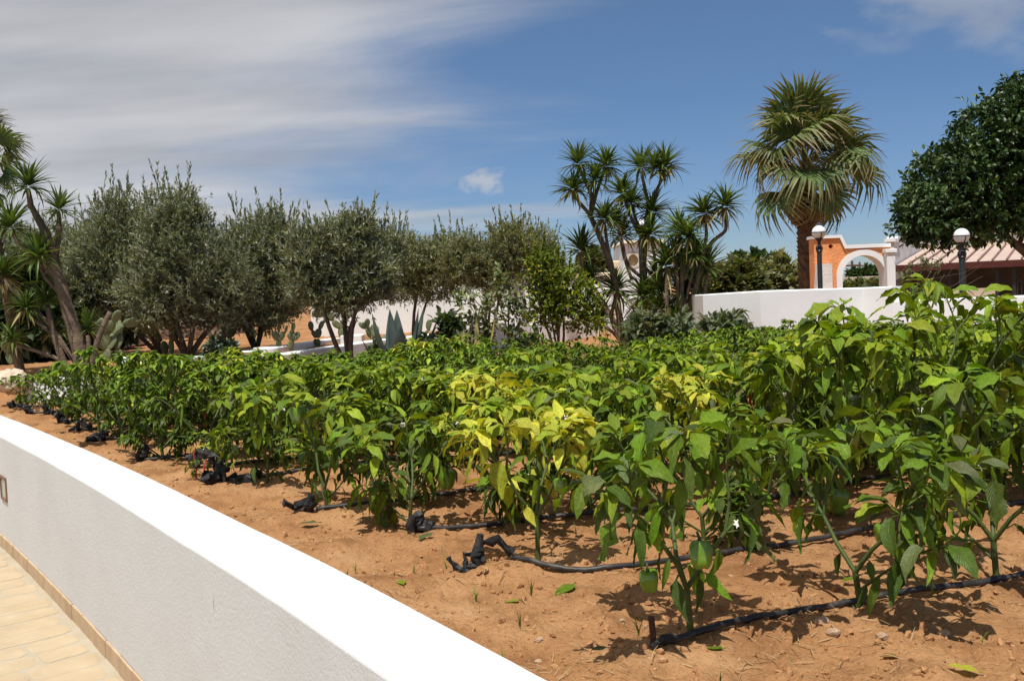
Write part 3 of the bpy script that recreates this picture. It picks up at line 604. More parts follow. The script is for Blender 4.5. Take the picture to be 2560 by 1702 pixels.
# ------------------------------------------------------------------ lamps with opal globes
def lamp(label, x, y, r_px, Y):
    c = at(x, y, Y); r = r_px / FPX * Y; base = -1.0 if c[0] > 3.2 else -0.02
    t = thing('globe_lamp', label, 'lamp post', (c[0], Y, base), 0.6, 'globe lamps'); z = c[2] - base
    pr = 0.045
    MB().lathe([(0.11, 0), (0.11, 0.03), (0.07, 0.06), (pr, 0.12), (pr * 0.92, z - 3.1 * r), (pr * 0.9, z - 2.75 * r)], n=12).build('pole', M_IRON, t, smooth=True)
    MB().lathe([(pr * 0.9, z - 2.0 * r), (pr * 0.62, z - 1.75 * r), (pr * 0.62, z - 1.4 * r), (0.45 * r, z - 1.05 * r), (0.62 * r, z - 0.86 * r), (0.58 * r, z - 0.82 * r)], n=16).build('neck', M_IRON, t, smooth=True)
    mb = MB(); q = [(0.52 * r * math.cos(2 * math.pi * k / 20), z - 2.36 * r + 0.48 * r * math.sin(2 * math.pi * k / 20)) for k in range(21)]
    for a in (0, math.pi / 2): mb.tube([(u * math.cos(a), u * math.sin(a), w) for u, w in [((p[0]), p[1]) for p in q]], 0.014, 6)
    mb.lathe([(pr, z - 2.9 * r), (pr * 1.2, z - 2.75 * r), (pr * 0.7, z - 2.65 * r), (pr * 0.7, z - 2.1 * r), (pr * 1.3, z - 1.98 * r), (pr * 0.8, z - 1.9 * r)], n=12)
    mb.build('collar_ring', M_IRON, t, smooth=True)
    MB().lathe([(r * max(0.02, math.sin(k * math.pi / 24)), z - r * math.cos(k * math.pi / 24)) for k in range(25)], n=32).build('globe', M_GLOBE, t, smooth=True)
    cg = MB(); cg.tube([(1.015 * r * math.cos(2 * math.pi * k / 32), 1.015 * r * math.sin(2 * math.pi * k / 32), z) for k in range(33)], 0.007, 6)
    for a in (0, 2.094, 4.189): cg.tube([(1.015 * r * math.sin(b) * math.cos(a), 1.015 * r * math.sin(b) * math.sin(a), z - 1.015 * r * math.cos(b)) for b in np.linspace(0.5, math.pi / 2, 8)], 0.008, 6)
    cg.build('cage', M_IRON, t, smooth=True)
lamp('globe lamp post standing before the orange archway', 2047, 581, 17.0, 17.0)
lamp('globe lamp post under the dark tree, before the ribbed roof', 2404, 590, 19.2, 13.4)
lamp('globe lamp post half hidden among the central yuccas', 1601, 566, 17.0, 15.2)

# ------------------------------------------------------------------ dry stone wall on the terrace
def dry_wall(label, pts, courses, seed, hmax):
    r = random.Random(seed); W = [at(x, y, Y) for x, y, Y in pts]
    t = thing('dry_stone_wall', label, 'stone wall', tuple(W[0])); o = W[0]
    for i in range(len(W) - 1):
        a, b = W[i], W[i + 1]; L = np.linalg.norm((b - a)[:2]); d = (b - a) / L; n = np.array([-d[1], d[0], 0]); n /= np.linalg.norm(n)
        for c in range(courses):
            s = r.uniform(-0.15, 0); h = hmax / courses
            while s < L:
                w = r.uniform(0.14, 0.42); z0 = c * h + r.uniform(-0.008, 0.008); hh = h * r.uniform(0.82, 0.96); q = r.uniform(-0.03, 0.03)
                s0, s1 = max(s, 0) + 0.006, min(s + w, L) - 0.006; s += w
                if s1 - s0 < 0.04: continue
                p = lambda ss, nn, z: tuple(a - o + d * ss + n * nn + np.array([0, 0, z]))
                j = lambda: r.uniform(-0.015, 0.015)
                MB().hexa([p(s0 + j(), q, z0 + j()), p(s1 + j(), q + j(), z0), p(s1, 0.25, z0), p(s0, 0.25, z0), p(s0 + j(), q + 0.012, z0 + hh), p(s1 + j(), q + 0.012, z0 + hh + j()), p(s1, 0.25, z0 + hh), p(s0, 0.25, z0 + hh)]).build('stone', M_STONE, t)
    return t
dry_wall('dry stone wall on the terrace behind the prickly pears, stepping up to the right', [(295, 872, 17.4), (392, 851, 19.0)], 6, 3, 0.27)
dry_wall('dry stone wall behind the olive trunks, beyond the stepped one', [(392, 851, 19.0), (640, 832, 24.5)], 7, 4, 0.36)

def rock(name, label, pos, size, seed, mat=M_STONE):
    r = np.random.RandomState(seed); mb = MB(); prof = 7; ringn = 10; vs = []; fs = []
    for i in range(prof):
        b = math.pi * (i + 0.35) / (prof - 0.3)
        for k in range(ringn):
            a = 2 * math.pi * k / ringn; q = 1 + r.uniform(-0.16, 0.16)
            vs.append((size[0] * q * math.sin(b) * math.cos(a), size[1] * q * math.sin(b) * math.sin(a), size[2] * q * -math.cos(b)))
    for i in range(prof - 1):
        for k in range(ringn): j = (k + 1) % ringn; fs.append((i * ringn + k, i * ringn + j, (i + 1) * ringn + j, (i + 1) * ringn + k))
    fs.append(tuple(range(ringn - 1, -1, -1))); fs.append(tuple(range((prof - 1) * ringn, prof * ringn)))
    o = MB().add(vs, fs).build(name, mat); o.location = pos; tag(o, label, 'rock'); return o
p = at(27, 935, 10.6); rock('boulder', 'tan boulder at the left edge behind the leaves', (p[0], 10.6, p[2] - 0.08), (0.2, 0.16, 0.13), 4)
p = at(372, 822, 21.5); rock('boulder', 'long sandy rock lying on top of the dry stone wall', (p[0], 21.5, p[2] - 0.1), (0.55, 0.3, 0.2), 8)
p = at(436, 812, 22.5); rock('boulder', 'small whitish rock on the terrace beside the sandy one', (p[0], 22.5, p[2] - 0.05), (0.18, 0.14, 0.13), 9)

# ------------------------------------------------------------------ far things seen through the arch
p0 = at(2100, 694, 60); p1 = at(2222, 692, 60)
t = thing('field_wall', 'beige field wall seen through the arch', 'wall', (p0[0], 60, -1.2)); MB().box(-6, p1[0] - p0[0] + 6, 0, 0.4, 0, p0[2] + 1.2, 0.03).build('wall_body', flat('field_wall_stone', (0.42, 0.36, 0.29), 0.95, scale=2), t)
p0 = at(2186, 670, 75); t = thing('metal_shed', 'grey sheet-metal shed in the distance, seen through the right of the arch', 'shed', (p0[0], 75, -1.2))
for k in range(9): MB().box(k * 0.36 + 0.004, k * 0.36 + 0.356, 0, 2.5, 0, p0[2] + 1.1 + 0.09 * k).build('wall_sheet', M_METAL, t)
MB().hexa([(-0.1, -0.15, p0[2] + 1.1), (3.4, -0.15, p0[2] + 1.95), (3.4, 2.7, p0[2] + 1.95), (-0.1, 2.7, p0[2] + 1.1), (-0.1, -0.15, p0[2] + 1.2), (3.4, -0.15, p0[2] + 2.05), (3.4, 2.7, p0[2] + 2.05), (-0.1, 2.7, p0[2] + 1.2)]).build('roof', M_METAL, t)
for lab, x, y, Yp in (('far wooden utility pole at the left inside the arch opening', 2130, 652, 90), ('far utility pole with cross arm at the middle of the arch opening', 2149, 655, 110)):
    p = at(x, y, Yp); t = thing('utility_pole', lab, 'pole', (p[0], Yp, -1.2)); MB().lathe([(0.16, 0), (0.11, p[2] + 1.2)], n=8).build('shaft', M_WOOD, t); MB().box(-0.8, 0.8, -0.06, 0.06, p[2] + 0.7, p[2] + 0.85).build('cross_arm', M_WOOD, t)

# ------------------------------------------------------------------ leaf templates
def blade(L, W, nseg, cols, pitch0, pitch1, fold=0.25, wav=0.0, pet=0.3, tipx=0.0, seed=0, power=0.75, petw=0.012, ppet=None, twist=0.0, cup=0.0):
    """leaf along +Y: petiole then blade; pitch bends from pitch0 to pitch1 (degrees); returns V, F, UV"""
    r = random.Random(seed); V = []; UV = []; F = []
    # centre line
    n_all = nseg + (2 if pet > 0 else 0); y = 0.0; z = 0.0; P = []; T = []
    lens = ([pet * L / 2] * 2 if pet > 0 else []) + [L / nseg] * nseg
    P.append((0.0, 0.0)); pts = [(0.0, 0.0)]; pit = []
    for i, l in enumerate(lens):
        f = (i + 0.5) / n_all; a = R_(pitch0 + (pitch1 - pitch0) * f)
        if ppet is not None:
            k_ = 2 if pet > 0 else 0; a = R_(ppet if i < k_ else pitch0 + (pitch1 - pitch0) * (i - k_ + 0.5) / nseg)
        pit.append(a)
        y += l * math.cos(a); z += l * math.sin(a); pts.append((y, z))
    pit.append(pit[-1]); k0 = 2 if pet > 0 else 0
    if pet > 0:                         # petiole as a thin three-sided stalk
        w = petw * L * 2; base = len(V)
        for i in range(k0 + 1):
            yy, zz2 = pts[i]; s = w * (1.0 if i else 1.2)
            V += [(-s, yy, zz2), (s, yy, zz2), (0, yy, zz2 - 1.4 * s)]; UV += [(0.5, 0.0)] * 3
        for i in range(k0):
            for q in range(3): F.append((base + i * 3 + q, base + i * 3 + (q + 1) % 3, base + i * 3 + 3 + (q + 1) % 3, base + i * 3 + 3 + q))
    base = len(V); cs = np.linspace(-1, 1, cols)
    for i in range(nseg + 1):
        t = i / nseg; hw = W * (math.sin(math.pi * t ** power) ** 0.9 if 0 < t < 1 else 0.02)
        if i == nseg: hw = W * 0.03
        yy, zz2 = pts[k0 + i]; a = pit[min(k0 + i, len(pit) - 1)]
        ny, nzv = -math.sin(a), math.cos(a)
        for s in cs:
            up = abs(s) * hw * fold + wav * W * math.sin(t * 13 + (s > 0) * 2.1 + seed) * s * s + r.uniform(-1, 1) * wav * 0.25 * W
            up += cup * hw * s * abs(s); tw = twist * t; xx = s * hw * math.cos(tw); up += s * hw * math.sin(tw)
            V.append((xx + tipx * t * t * L, yy + up * ny, zz2 + up * nzv)); UV.append((0.5 + 0.5 * s, t))
    for i in range(nseg):
        for q in range(cols - 1):
            a = base + i * cols + q; F.append((a, a + 1, a + cols + 1, a + cols))
    return np.array(V), np.array(F), np.array(UV)

def scatter(temps, inst):
    """temps: list of (V, F); inst: dict k -> (rotation (n,3,3), pos (n,3), colour (n,3)); joined into one vertex/face/colour set"""
    VV = []; FF = []; CC = []; off = 0
    for k, (Rm, P, C) in inst.items():
        V, F = temps[k][0], temps[k][1]; n = len(P)
        if n == 0: continue
        W = np.einsum('nij,vj->nvi', Rm, V) + P[:, None, :]
        VV.append(W.reshape(-1, 3)); CC.append(np.repeat(C, len(V), axis=0))
        FF.append((F[None] + (np.arange(n) * len(V))[:, None, None] + off).reshape(-1, F.shape[1])); off += n * len(V)
    return np.vstack(VV), np.vstack(FF), np.vstack(CC)
def basis(a, n_hint, scale):
    """rotation matrices with local Y along a and local Z near n_hint, scaled"""
    a = a / np.linalg.norm(a, axis=1, keepdims=True)
    z = n_hint - a * np.sum(a * n_hint, axis=1, keepdims=True); z /= (np.linalg.norm(z, axis=1, keepdims=True) + 1e-9)
    x = np.cross(a, z)
    return np.stack([x, a, z], axis=2) * np.asarray(scale)[:, None, None]
def jitter_col(base, n, rs, amt=0.25, hue=0.12):
    b = np.array(base)[None] * (1 + rs.uniform(-amt, amt, (n, 1))) * (1 + rs.uniform(-hue, hue, (n, 3))); return np.clip(b, 0.001, 1)

# ------------------------------------------------------------------ peppers
LEAFT = []                              # near leaf meshes, shared by every leaf object
for k, (pp, p0, p1, fold, wav, wd, pw_) in enumerate([(32, 0, -48, 0.24, 0.16, 0.205, 0.66), (25, -28, -72, 0.30, 0.20, 0.20, 0.64), (12, -55, -84, 0.34, 0.22, 0.21, 0.62), (0, -74, -90, 0.60, 0.28, 0.145, 0.66),
                                                  (55, 35, -5, 0.38, 0.12, 0.20, 0.72), (28, -12, -58, 0.18, 0.22, 0.215, 0.64), (5, -66, -88, 0.42, 0.30, 0.18, 0.62), (10, -60, -86, 0.85, 0.22, 0.125, 0.68)]):
    for v_ in range(3):
        rq = random.Random(k * 7 + v_); LEAFT.append(blade(1.0, wd * rq.uniform(0.82, 1.12), 6, 5, p0 + rq.uniform(-10, 10), p1 + rq.uniform(-14, 22), fold * rq.uniform(0.3, 1.5), wav * rq.uniform(0.7, 1.7), 0.40, rq.uniform(-0.3, 0.3), k + v_ * 9, pw_ + rq.uniform(-0.04, 0.05), ppet=pp + rq.uniform(-10, 10), twist=rq.uniform(-0.9, 0.9), cup=rq.uniform(-0.35, 0.35)))
LEAF_ME = [np_mesh('pepper_leaf', v, f, M_LEAFO, smooth=True, uv=u) for v, f, u in LEAFT]
LEAFFAR = [blade(1.0, wd, 3, 3, p0, p1, 0.3, 0.12, 0.0, 0.1, k, 0.75)[:2] for k, (p0, p1, wd) in enumerate([(10, -48, 0.21), (-25, -75, 0.21), (-55, -88, 0.17), (40, -5, 0.19), (0, -58, 0.21)])]
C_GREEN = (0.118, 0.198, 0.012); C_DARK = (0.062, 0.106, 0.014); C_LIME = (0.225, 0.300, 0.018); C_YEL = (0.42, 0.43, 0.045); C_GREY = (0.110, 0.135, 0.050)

def pepper_plan(seed, H, spread=1.0, levels=3, droop=0.5, yellow=0.1, lleaf=0.11, dense=1.0, first=None, suck=1, lime=0.09):
    r = random.Random(seed); segs = []; leaves = []; spots = []
    def rnd(): a = r.uniform(0, 2 * math.pi); return np.array([math.cos(a), math.sin(a), 0])
    def put(p, out, top, lvl):
        a = math.atan2(out[1], out[0]) + r.uniform(-1.0, 1.0)
        h = p[2] / H
        if top > 0.6: k = r.choice([0, 0, 4, 5, 1])
        elif h > 0.6: k = r.choice([0, 1, 5, 1, 2, 6] if r.random() > droop else [1, 2, 3, 6, 7])
        else: k = r.choice([1, 2, 6, 7] if r.random() > droop else [2, 3, 6, 7, 3, 7])
        s = lleaf * r.uniform(0.62, 1.18) * (0.8 if k == 4 else 1.0)
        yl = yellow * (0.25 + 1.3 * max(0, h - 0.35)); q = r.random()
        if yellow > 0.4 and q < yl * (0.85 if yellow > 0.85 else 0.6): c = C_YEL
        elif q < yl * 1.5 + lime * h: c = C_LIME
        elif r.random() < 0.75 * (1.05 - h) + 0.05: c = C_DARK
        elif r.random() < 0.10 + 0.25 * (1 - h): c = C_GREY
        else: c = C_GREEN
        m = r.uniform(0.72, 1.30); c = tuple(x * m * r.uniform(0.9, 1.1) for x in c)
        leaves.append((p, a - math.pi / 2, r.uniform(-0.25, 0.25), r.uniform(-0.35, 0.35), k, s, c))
    def grow(p, d, L, rad, lvl):
        mid = p + d * L * 0.5 + rnd() * L * 0.06; q = p + d * L; segs.append(([p, mid, q], [rad, rad * 0.9, rad * 0.78]))
        out = np.array([q[0], q[1], 0]) + rnd() * 0.03
        for w in (0.3, 0.65, 1.0):
            for _ in range(int(r.uniform(0.25, 1.35) * dense)+ (r.random()<0.25)): put(p + d * L * w, out + rnd() * 0.05, 0, lvl)
        if r.random() < 0.5: spots.append((q, lvl))
        if lvl >= levels:
            for _ in range(int(round(r.uniform(3.4, 5.8) * dense))): put(q, rnd() * 0.6 + out, 1, lvl)
            return
        nb = 2 if r.random() < 0.82 else 3; a0 = r.uniform(0, 2 * math.pi)
        for b in range(nb):
            a = a0 + 2 * math.pi * b / nb + r.uniform(-0.4, 0.4); h = np.array([math.cos(a), math.sin(a), 0])
            dd = d * 0.9 + h * r.uniform(0.40, 0.75) * spread + np.array([0, 0, 0.28]); dd /= np.linalg.norm(dd)
            grow(q, dd, L * r.uniform(0.66, 0.92), rad * 0.72, lvl + 1)
    h0 = (first if first else r.uniform(0.20, 0.30)) * H
    tot = sum(0.79 ** k for k in range(levels)); L1 = (H * 0.93 - h0) / (tot * 0.86)
    rad = 0.0095 * (H / 0.55) ** 0.7
    d0 = np.array([r.uniform(-0.12, 0.12), r.uniform(-0.12, 0.12), 1.0]); d0 /= np.linalg.norm(d0)
    p0 = np.array([0, 0, -0.03]); q0 = p0 + d0 * (h0 + 0.03); segs.append(([p0, p0 + d0 * h0 * 0.5, q0], [rad * 1.15, rad, rad * 0.95]))
    nb = r.choice([2, 3, 3]); a0 = r.uniform(0, 6.28)
    for b in range(nb):
        a = a0 + 2 * math.pi * b / nb + r.uniform(-0.3, 0.3); dd = np.array([math.cos(a) * 0.62 * spread, math.sin(a) * 0.62 * spread, 0.85]); dd /= np.linalg.norm(dd)
        grow(q0, dd, L1, rad * 0.78, 1)
    for b in range(suck):
        a = r.uniform(0, 6.28) + 2 * math.pi * b / max(1, suck); dd = np.array([math.cos(a) * 0.8, math.sin(a) * 0.8, 0.62]); dd /= np.linalg.norm(dd)
        grow(p0 + d0 * h0 * r.uniform(0.35, 0.9), dd, H * r.uniform(0.24, 0.36), rad * 0.5, levels - 1)
    return segs, leaves, spots

def bell_mesh(seed):
    r = random.Random(seed); n = 20; prof = [(0.10, -0.10), (0.42, 0.04), (0.74, 0.06), (0.95, -0.14), (1.0, -0.45), (0.95, -0.85), (0.84, -1.25), (0.68, -1.52), (0.42, -1.66), (0.12, -1.55)]
    V = []; F = []; lob = r.choice([3, 4]); ph = r.uniform(0, 6)
    for i, (rad, z) in enumerate(prof):
        for k in range(n):
            a = 2 * math.pi * k / n; q = 1 + 0.15 * math.cos(lob * a + ph) * min(1.5, 0.5 + 0.14 * i) + 0.03 * math.sin(5 * a + i)
            V.append((0.036 * rad * q * math.cos(a), 0.036 * rad * q * math.sin(a), 0.036 * (1.28 * z + 0.06 * math.sin(a * 2 + ph))))
    for i in range(len(prof) - 1):
        for k in range(n): j = (k + 1) % n; F.append((i * n + k, i * n + j, (i + 1) * n + j, (i + 1) * n + k))
    V.append((0, 0, 0.0)); V.append((0, 0, -0.036 * 2.02)); c1 = len(V) - 2
    tri = [(c1, (k + 1) % n, k, k) for k in range(n)] + [(c1 + 1, (len(prof) - 1) * n + k, (len(prof) - 1) * n + (k + 1) % n, (len(prof) - 1) * n + (k + 1) % n) for k in range(n)]
    mb = MB(); mb.add(V, F + [t[:3] for t in tri]); return mb.mesh('bell_pepper', M_BELL, smooth=True)
BELLS = [bell_mesh(k) for k in range(3)]
STALK = MB().tube([(0, 0, -0.004), (0.001, 0, 0.014), (0.006, 0, 0.03)], [0.009, 0.0045, 0.004], 7).mesh('stalk', M_STEM, True)
def chili_me(mat, seed):
    r = random.Random(seed); b = r.uniform(-0.02, 0.02); return MB().tube([(0, 0, 0.02), (0, 0, 0), (0.001, 0, -0.012), (b * 0.3, 0, -0.05), (b * 0.7, 0, -0.085), (b, 0.003, -0.115)], [0.002, 0.0035, 0.0075, 0.007, 0.0045, 0.0008], 8).mesh('chili', mat, True)
CHR = [chili_me(M_CHILI, k) for k in range(2)]; CHG = [chili_me(M_CHILG, k + 5) for k in range(2)]
fl = MB()
for k in range(6):
    a = k * math.pi / 3; c, s = math.cos(a), math.sin(a); fl.add([(0, 0, 0.001), (0.006 * c - 0.004 * s, 0.006 * s + 0.004 * c, 0.002), (0.014 * c, 0.014 * s, -0.001), (0.006 * c + 0.004 * s, 0.006 * s - 0.004 * c, 0.002)], [(0, 1, 2, 3), (3, 2, 1, 0)])
FLOW = fl.mesh('flower', M_PETAL)

def leaf_matrix(lf):
    p, a, roll, tilt, k, s, c = lf
    return Matrix.Translation(p) @ Matrix.Rotation(a, 4, 'Z') @ Matrix.Rotation(tilt, 4, 'X') @ Matrix.Rotation(roll, 4, 'Y') @ Matrix.Diagonal((s, s, s, 1))
def stem_mesh(segs, n=7):
    mb = MB()
    for pts, rad in segs: mb.tube(pts, rad, n, cap=False)
    me = bpy.data.meshes.new('stem'); me.from_pydata(mb.v, [], mb.f); me.update(); me.polygons.foreach_set('use_smooth', np.ones(len(me.polygons), dtype=bool)); me.materials.append(M_STEM); return me
def near_pepper(pos, label, plan, rz=0.0, fruit=(), flowers=3, seed=0, group='pepper plants in the bed'):
    segs, leaves, spots = plan; t = thing('pepper_plant', label, 'pepper plant', pos, rz, group)
    link('stem', stem_mesh(segs), t)
    for lf in leaves:
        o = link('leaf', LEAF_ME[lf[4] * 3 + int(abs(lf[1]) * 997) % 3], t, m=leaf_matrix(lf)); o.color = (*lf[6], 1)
    r = random.Random(seed + 99)
    for kind, p, sc_ in fruit:
        me = r.choice({'bell': BELLS, 'red': CHR, 'green': CHG}[kind])
        o = link('bell_pepper' if kind == 'bell' else 'chili', me, t, m=Matrix.Translation(p) @ Matrix.Rotation(r.uniform(0, 6.28), 4, 'Z') @ Matrix.Rotation(r.uniform(-0.25, 0.25), 4, 'X') @ Matrix.Diagonal((sc_, sc_, sc_, 1)))
        if kind == 'bell': link('stalk', STALK, o)
    tips = [l for l in leaves if l[0][2] > 0.5 * max(q[0][2] for q in leaves)]
    for l in r.sample(tips, min(flowers, len(tips))): link('flower', FLOW, t, m=Matrix.Translation(l[0] + np.array([r.uniform(-0.02, 0.02), r.uniform(-0.02, 0.02), -0.005])) @ Matrix.Rotation(r.uniform(0.8, 2.2), 4, 'X'))
    return t
def fspots(plan, seed, kind, n, sc_, hmax=0.75):
    r = random.Random(seed); sp = [s for s in plan[2] if s[1] >= 1 and s[0][2] < hmax] or plan[2]
    res = []
    for s in r.sample(sp, min(n, len(sp))): res.append((kind, s[0] + np.array([r.uniform(-0.03, 0.03), r.uniform(-0.03, 0.03), -0.03 * sc_]), sc_ * r.uniform(0.8, 1.15)))
    return res
# far plants: same growth, leaves joined into one foliage part
def far_proto(seed, **kw):
    segs, leaves, spots = pepper_plan(seed, **kw)
    inst = {}; fold = {0: 0, 1: 1, 2: 1, 3: 2, 4: 3, 5: 4, 6: 2, 7: 2}
    for k in range(5):
        L = [l for l in leaves if fold[l[4]] == k]
        inst[k] = (np.array([np.array(leaf_matrix(l))[:3, :3] for l in L]).reshape(-1, 3, 3), np.array([l[0] for l in L]).reshape(-1, 3), np.array([l[6] for l in L]).reshape(-1, 3))
    V, F, C = scatter(LEAFFAR, inst)
    return stem_mesh(segs, 5), np_mesh('foliage', V, F, M_LEAFA, smooth=True, col=C), (segs, leaves, spots)

ORD = ['first', 'second', 'third', 'fourth', 'fifth', 'sixth', 'seventh', 'eighth', 'ninth', 'tenth', 'eleventh', 'twelfth', 'thirteenth', 'fourteenth', 'fifteenth', 'sixteenth', 'seventeenth', 'eighteenth', 'nineteenth', 'twentieth', 'twenty-first', 'twenty-second', 'twenty-third', 'twenty-fourth', 'twenty-fifth', 'twenty-sixth', 'twenty-seventh', 'twenty-eighth', 'twenty-ninth', 'thirtieth']
def G(x, y): return (x, y, gz(x, y))
# hand-placed plants at the front
HERO = []
pl = pepper_plan(3, 0.57, 0.95, 3, 0.55, 0.03, 0.108, 2.0, 0.24, 0)
near_pepper(G(0.456, 2.668), 'nearest pepper plant, dark green with a big green bell pepper, at the front hose end', pl, 0.4, [('bell', np.array((-0.03, -0.10, 0.29)), 0.9), ('bell', np.array((-0.16, -0.05, 0.22)), 0.72)], 4, 1); HERO.append((0.456, 2.668))
pl = pepper_plan(8, 0.55, 1.15, 3, 0.7, 0.02, 0.112, 1.8, 0.2)
near_pepper(G(1.004, 2.907), 'low forked pepper plant with big drooping leaves, second on the front hose', pl, 1.1, [('bell', np.array((0.05, -0.06, 0.24)), 0.75)], 4, 2); HERO.append((1.004, 2.907))
pl = pepper_plan(21, 0.60, 1.15, 3, 0.75, 0.04, 0.110, 1.9)
near_pepper(G(1.50, 3.10), 'wilting pepper plant at the right edge, third on the front hose', pl, 2.0, fspots(pl, 2, 'bell', 2, 0.8), 3, 3); HERO.append((1.5, 3.10))
pl = pepper_plan(33, 0.50, 0.85, 2, 0.45, 0.95, 0.11, 1.9, 0.30, 0)
near_pepper(G(0.06, 3.536), 'open-stemmed pepper plant with bright yellow top leaves, beside the upright folded hose end', pl, 0.2, fspots(pl, 3, 'bell', 1, 0.6), 3, 4); HERO.append((0.06, 3.536))
pl = pepper_plan(41, 0.86, 0.78, 4, 0.6, 0.30, 0.105, 1.7, 0.12)
near_pepper(G(1.60, 3.98), 'tallest pepper plant, rising above the white wall at the right', pl, 0.9, fspots(pl, 4, 'bell', 3, 1.15, 0.6), 4, 5); HERO.append((1.60, 3.98))
pl = pepper_plan(45, 0.70, 0.8, 4, 0.6, 0.22, 0.102, 1.7, 0.14)
near_pepper(G(1.17, 3.86), 'second tallest pepper plant, just left of the tallest one', pl, 0.2, fspots(pl, 5, 'bell', 2, 1.2, 0.5), 3, 6); HERO.append((1.17, 3.86))
pl = pepper_plan(52, 0.46, 1.0, 2, 0.85, 0.15, 0.11, 1.9, 0.28, 1)
near_pepper(G(-0.482, 4.26), 'sparse pepper plant with a bell pepper hanging on its right, left of the yellow-topped one', pl, 0.2, [('bell', np.array((0.17, -0.02, 0.24)), 1.05)], 3, 7); HERO.append((-0.482, 4.26))
pl = pepper_plan(57, 0.50, 0.62, 3, 0.95, 0.25, 0.10, 1.9, 0.2, 2)
near_pepper(G(-0.90, 4.66), 'wilted pepper plant of limp hanging leaves beside the tilted black hose end', pl, 0.9, fspots(pl, 7, 'bell', 2, 0.9), 2, 8); HERO.append((-0.90, 4.66))
pl = pepper_plan(62, 0.50, 0.62, 3, 0.8, 0.25, 0.09, 1.7, 0.25, 2)
near_pepper(G(-1.33, 5.24), 'slim pepper plant behind the crumpled black hose bundle', pl, 1.9, fspots(pl, 8, 'bell', 2, 0.9), 3, 9); HERO.append((-1.33, 5.24))
pl = pepper_plan(66, 0.20, 1.0, 2, 0.4, 0.5, 0.045, 0.9, 0.3)
near_pepper(G(-1.72, 5.52), 'tiny chili plant hung with red chilies in front of the dense row', pl, 0.4, fspots(pl, 9, 'red', 10, 0.6), 2, 10, 'chili plants'); HERO.append((-1.72, 5.52))

pl = pepper_plan(71, 0.54, 0.8, 3, 0.6, 0.95, 0.095, 1.8, 0.24, 1)
near_pepper(G(-0.10, 4.72), 'yellow-headed pepper plant behind and left of the open-stemmed yellow one', pl, 0.7, fspots(pl, 12, 'bell', 1, 0.8), 2, 11); HERO.append((-0.10, 4.72))
pl = pepper_plan(74, 0.56, 0.85, 3, 0.6, 0.9, 0.095, 1.8, 0.24, 1)
near_pepper(G(0.80, 4.52), 'yellow-headed pepper plant directly behind the nearest dark green one', pl, 2.1, fspots(pl, 13, 'bell', 1, 0.8), 2, 12); HERO.append((0.80, 4.52))

# the rows
rg = random.Random(77)
PROTO = [far_proto(300 + k, first=0.12, suck=5, lime=0.03, H=h, spread=sp, levels=3, droop=dr, yellow=y, lleaf=ll, dense=de) for k, (h, sp, dr, y, ll, de) in enumerate([
    (0.48, 1.1, 0.35, 0.06, 0.058, 3.8), (0.45, 1.15, 0.30, 0.03, 0.052, 4.2), (0.49, 1.05, 0.5, 0.14, 0.062, 3.4), (0.46, 1.2, 0.35, 0.04, 0.050, 4.3),
    (0.48, 1.05, 0.45, 0.42, 0.060, 3.4), (0.43, 1.2, 0.25, 0.02, 0.048, 4.4), (0.50, 1.05, 0.4, 0.08, 0.056, 4.0), (0.45, 1.15, 0.30, 0.03, 0.048, 4.4)])]
NEARP = [pepper_plan(500 + k, first=0.18, suck=4, H=h, spread=sp, levels=3, droop=dr, yellow=y, lleaf=ll, dense=de) for k, (h, sp, dr, y, ll, de) in enumerate([
    (0.52, 0.95, 0.5, 0.25, 0.086, 2.3), (0.50, 1.05, 0.7, 0.12, 0.086, 2.4), (0.53, 0.9, 0.6, 0.30, 0.088, 2.2), (0.50, 1.0, 0.6, 0.15, 0.082, 2.5), (0.51, 0.9, 0.85, 0.25, 0.090, 2.3), (0.48, 1.05, 0.6, 0.06, 0.082, 2.5), (0.50, 0.95, 0.7, 0.65, 0.088, 2.2)])]
NEAR_LIM = 6.3
n_near = n_far = 0
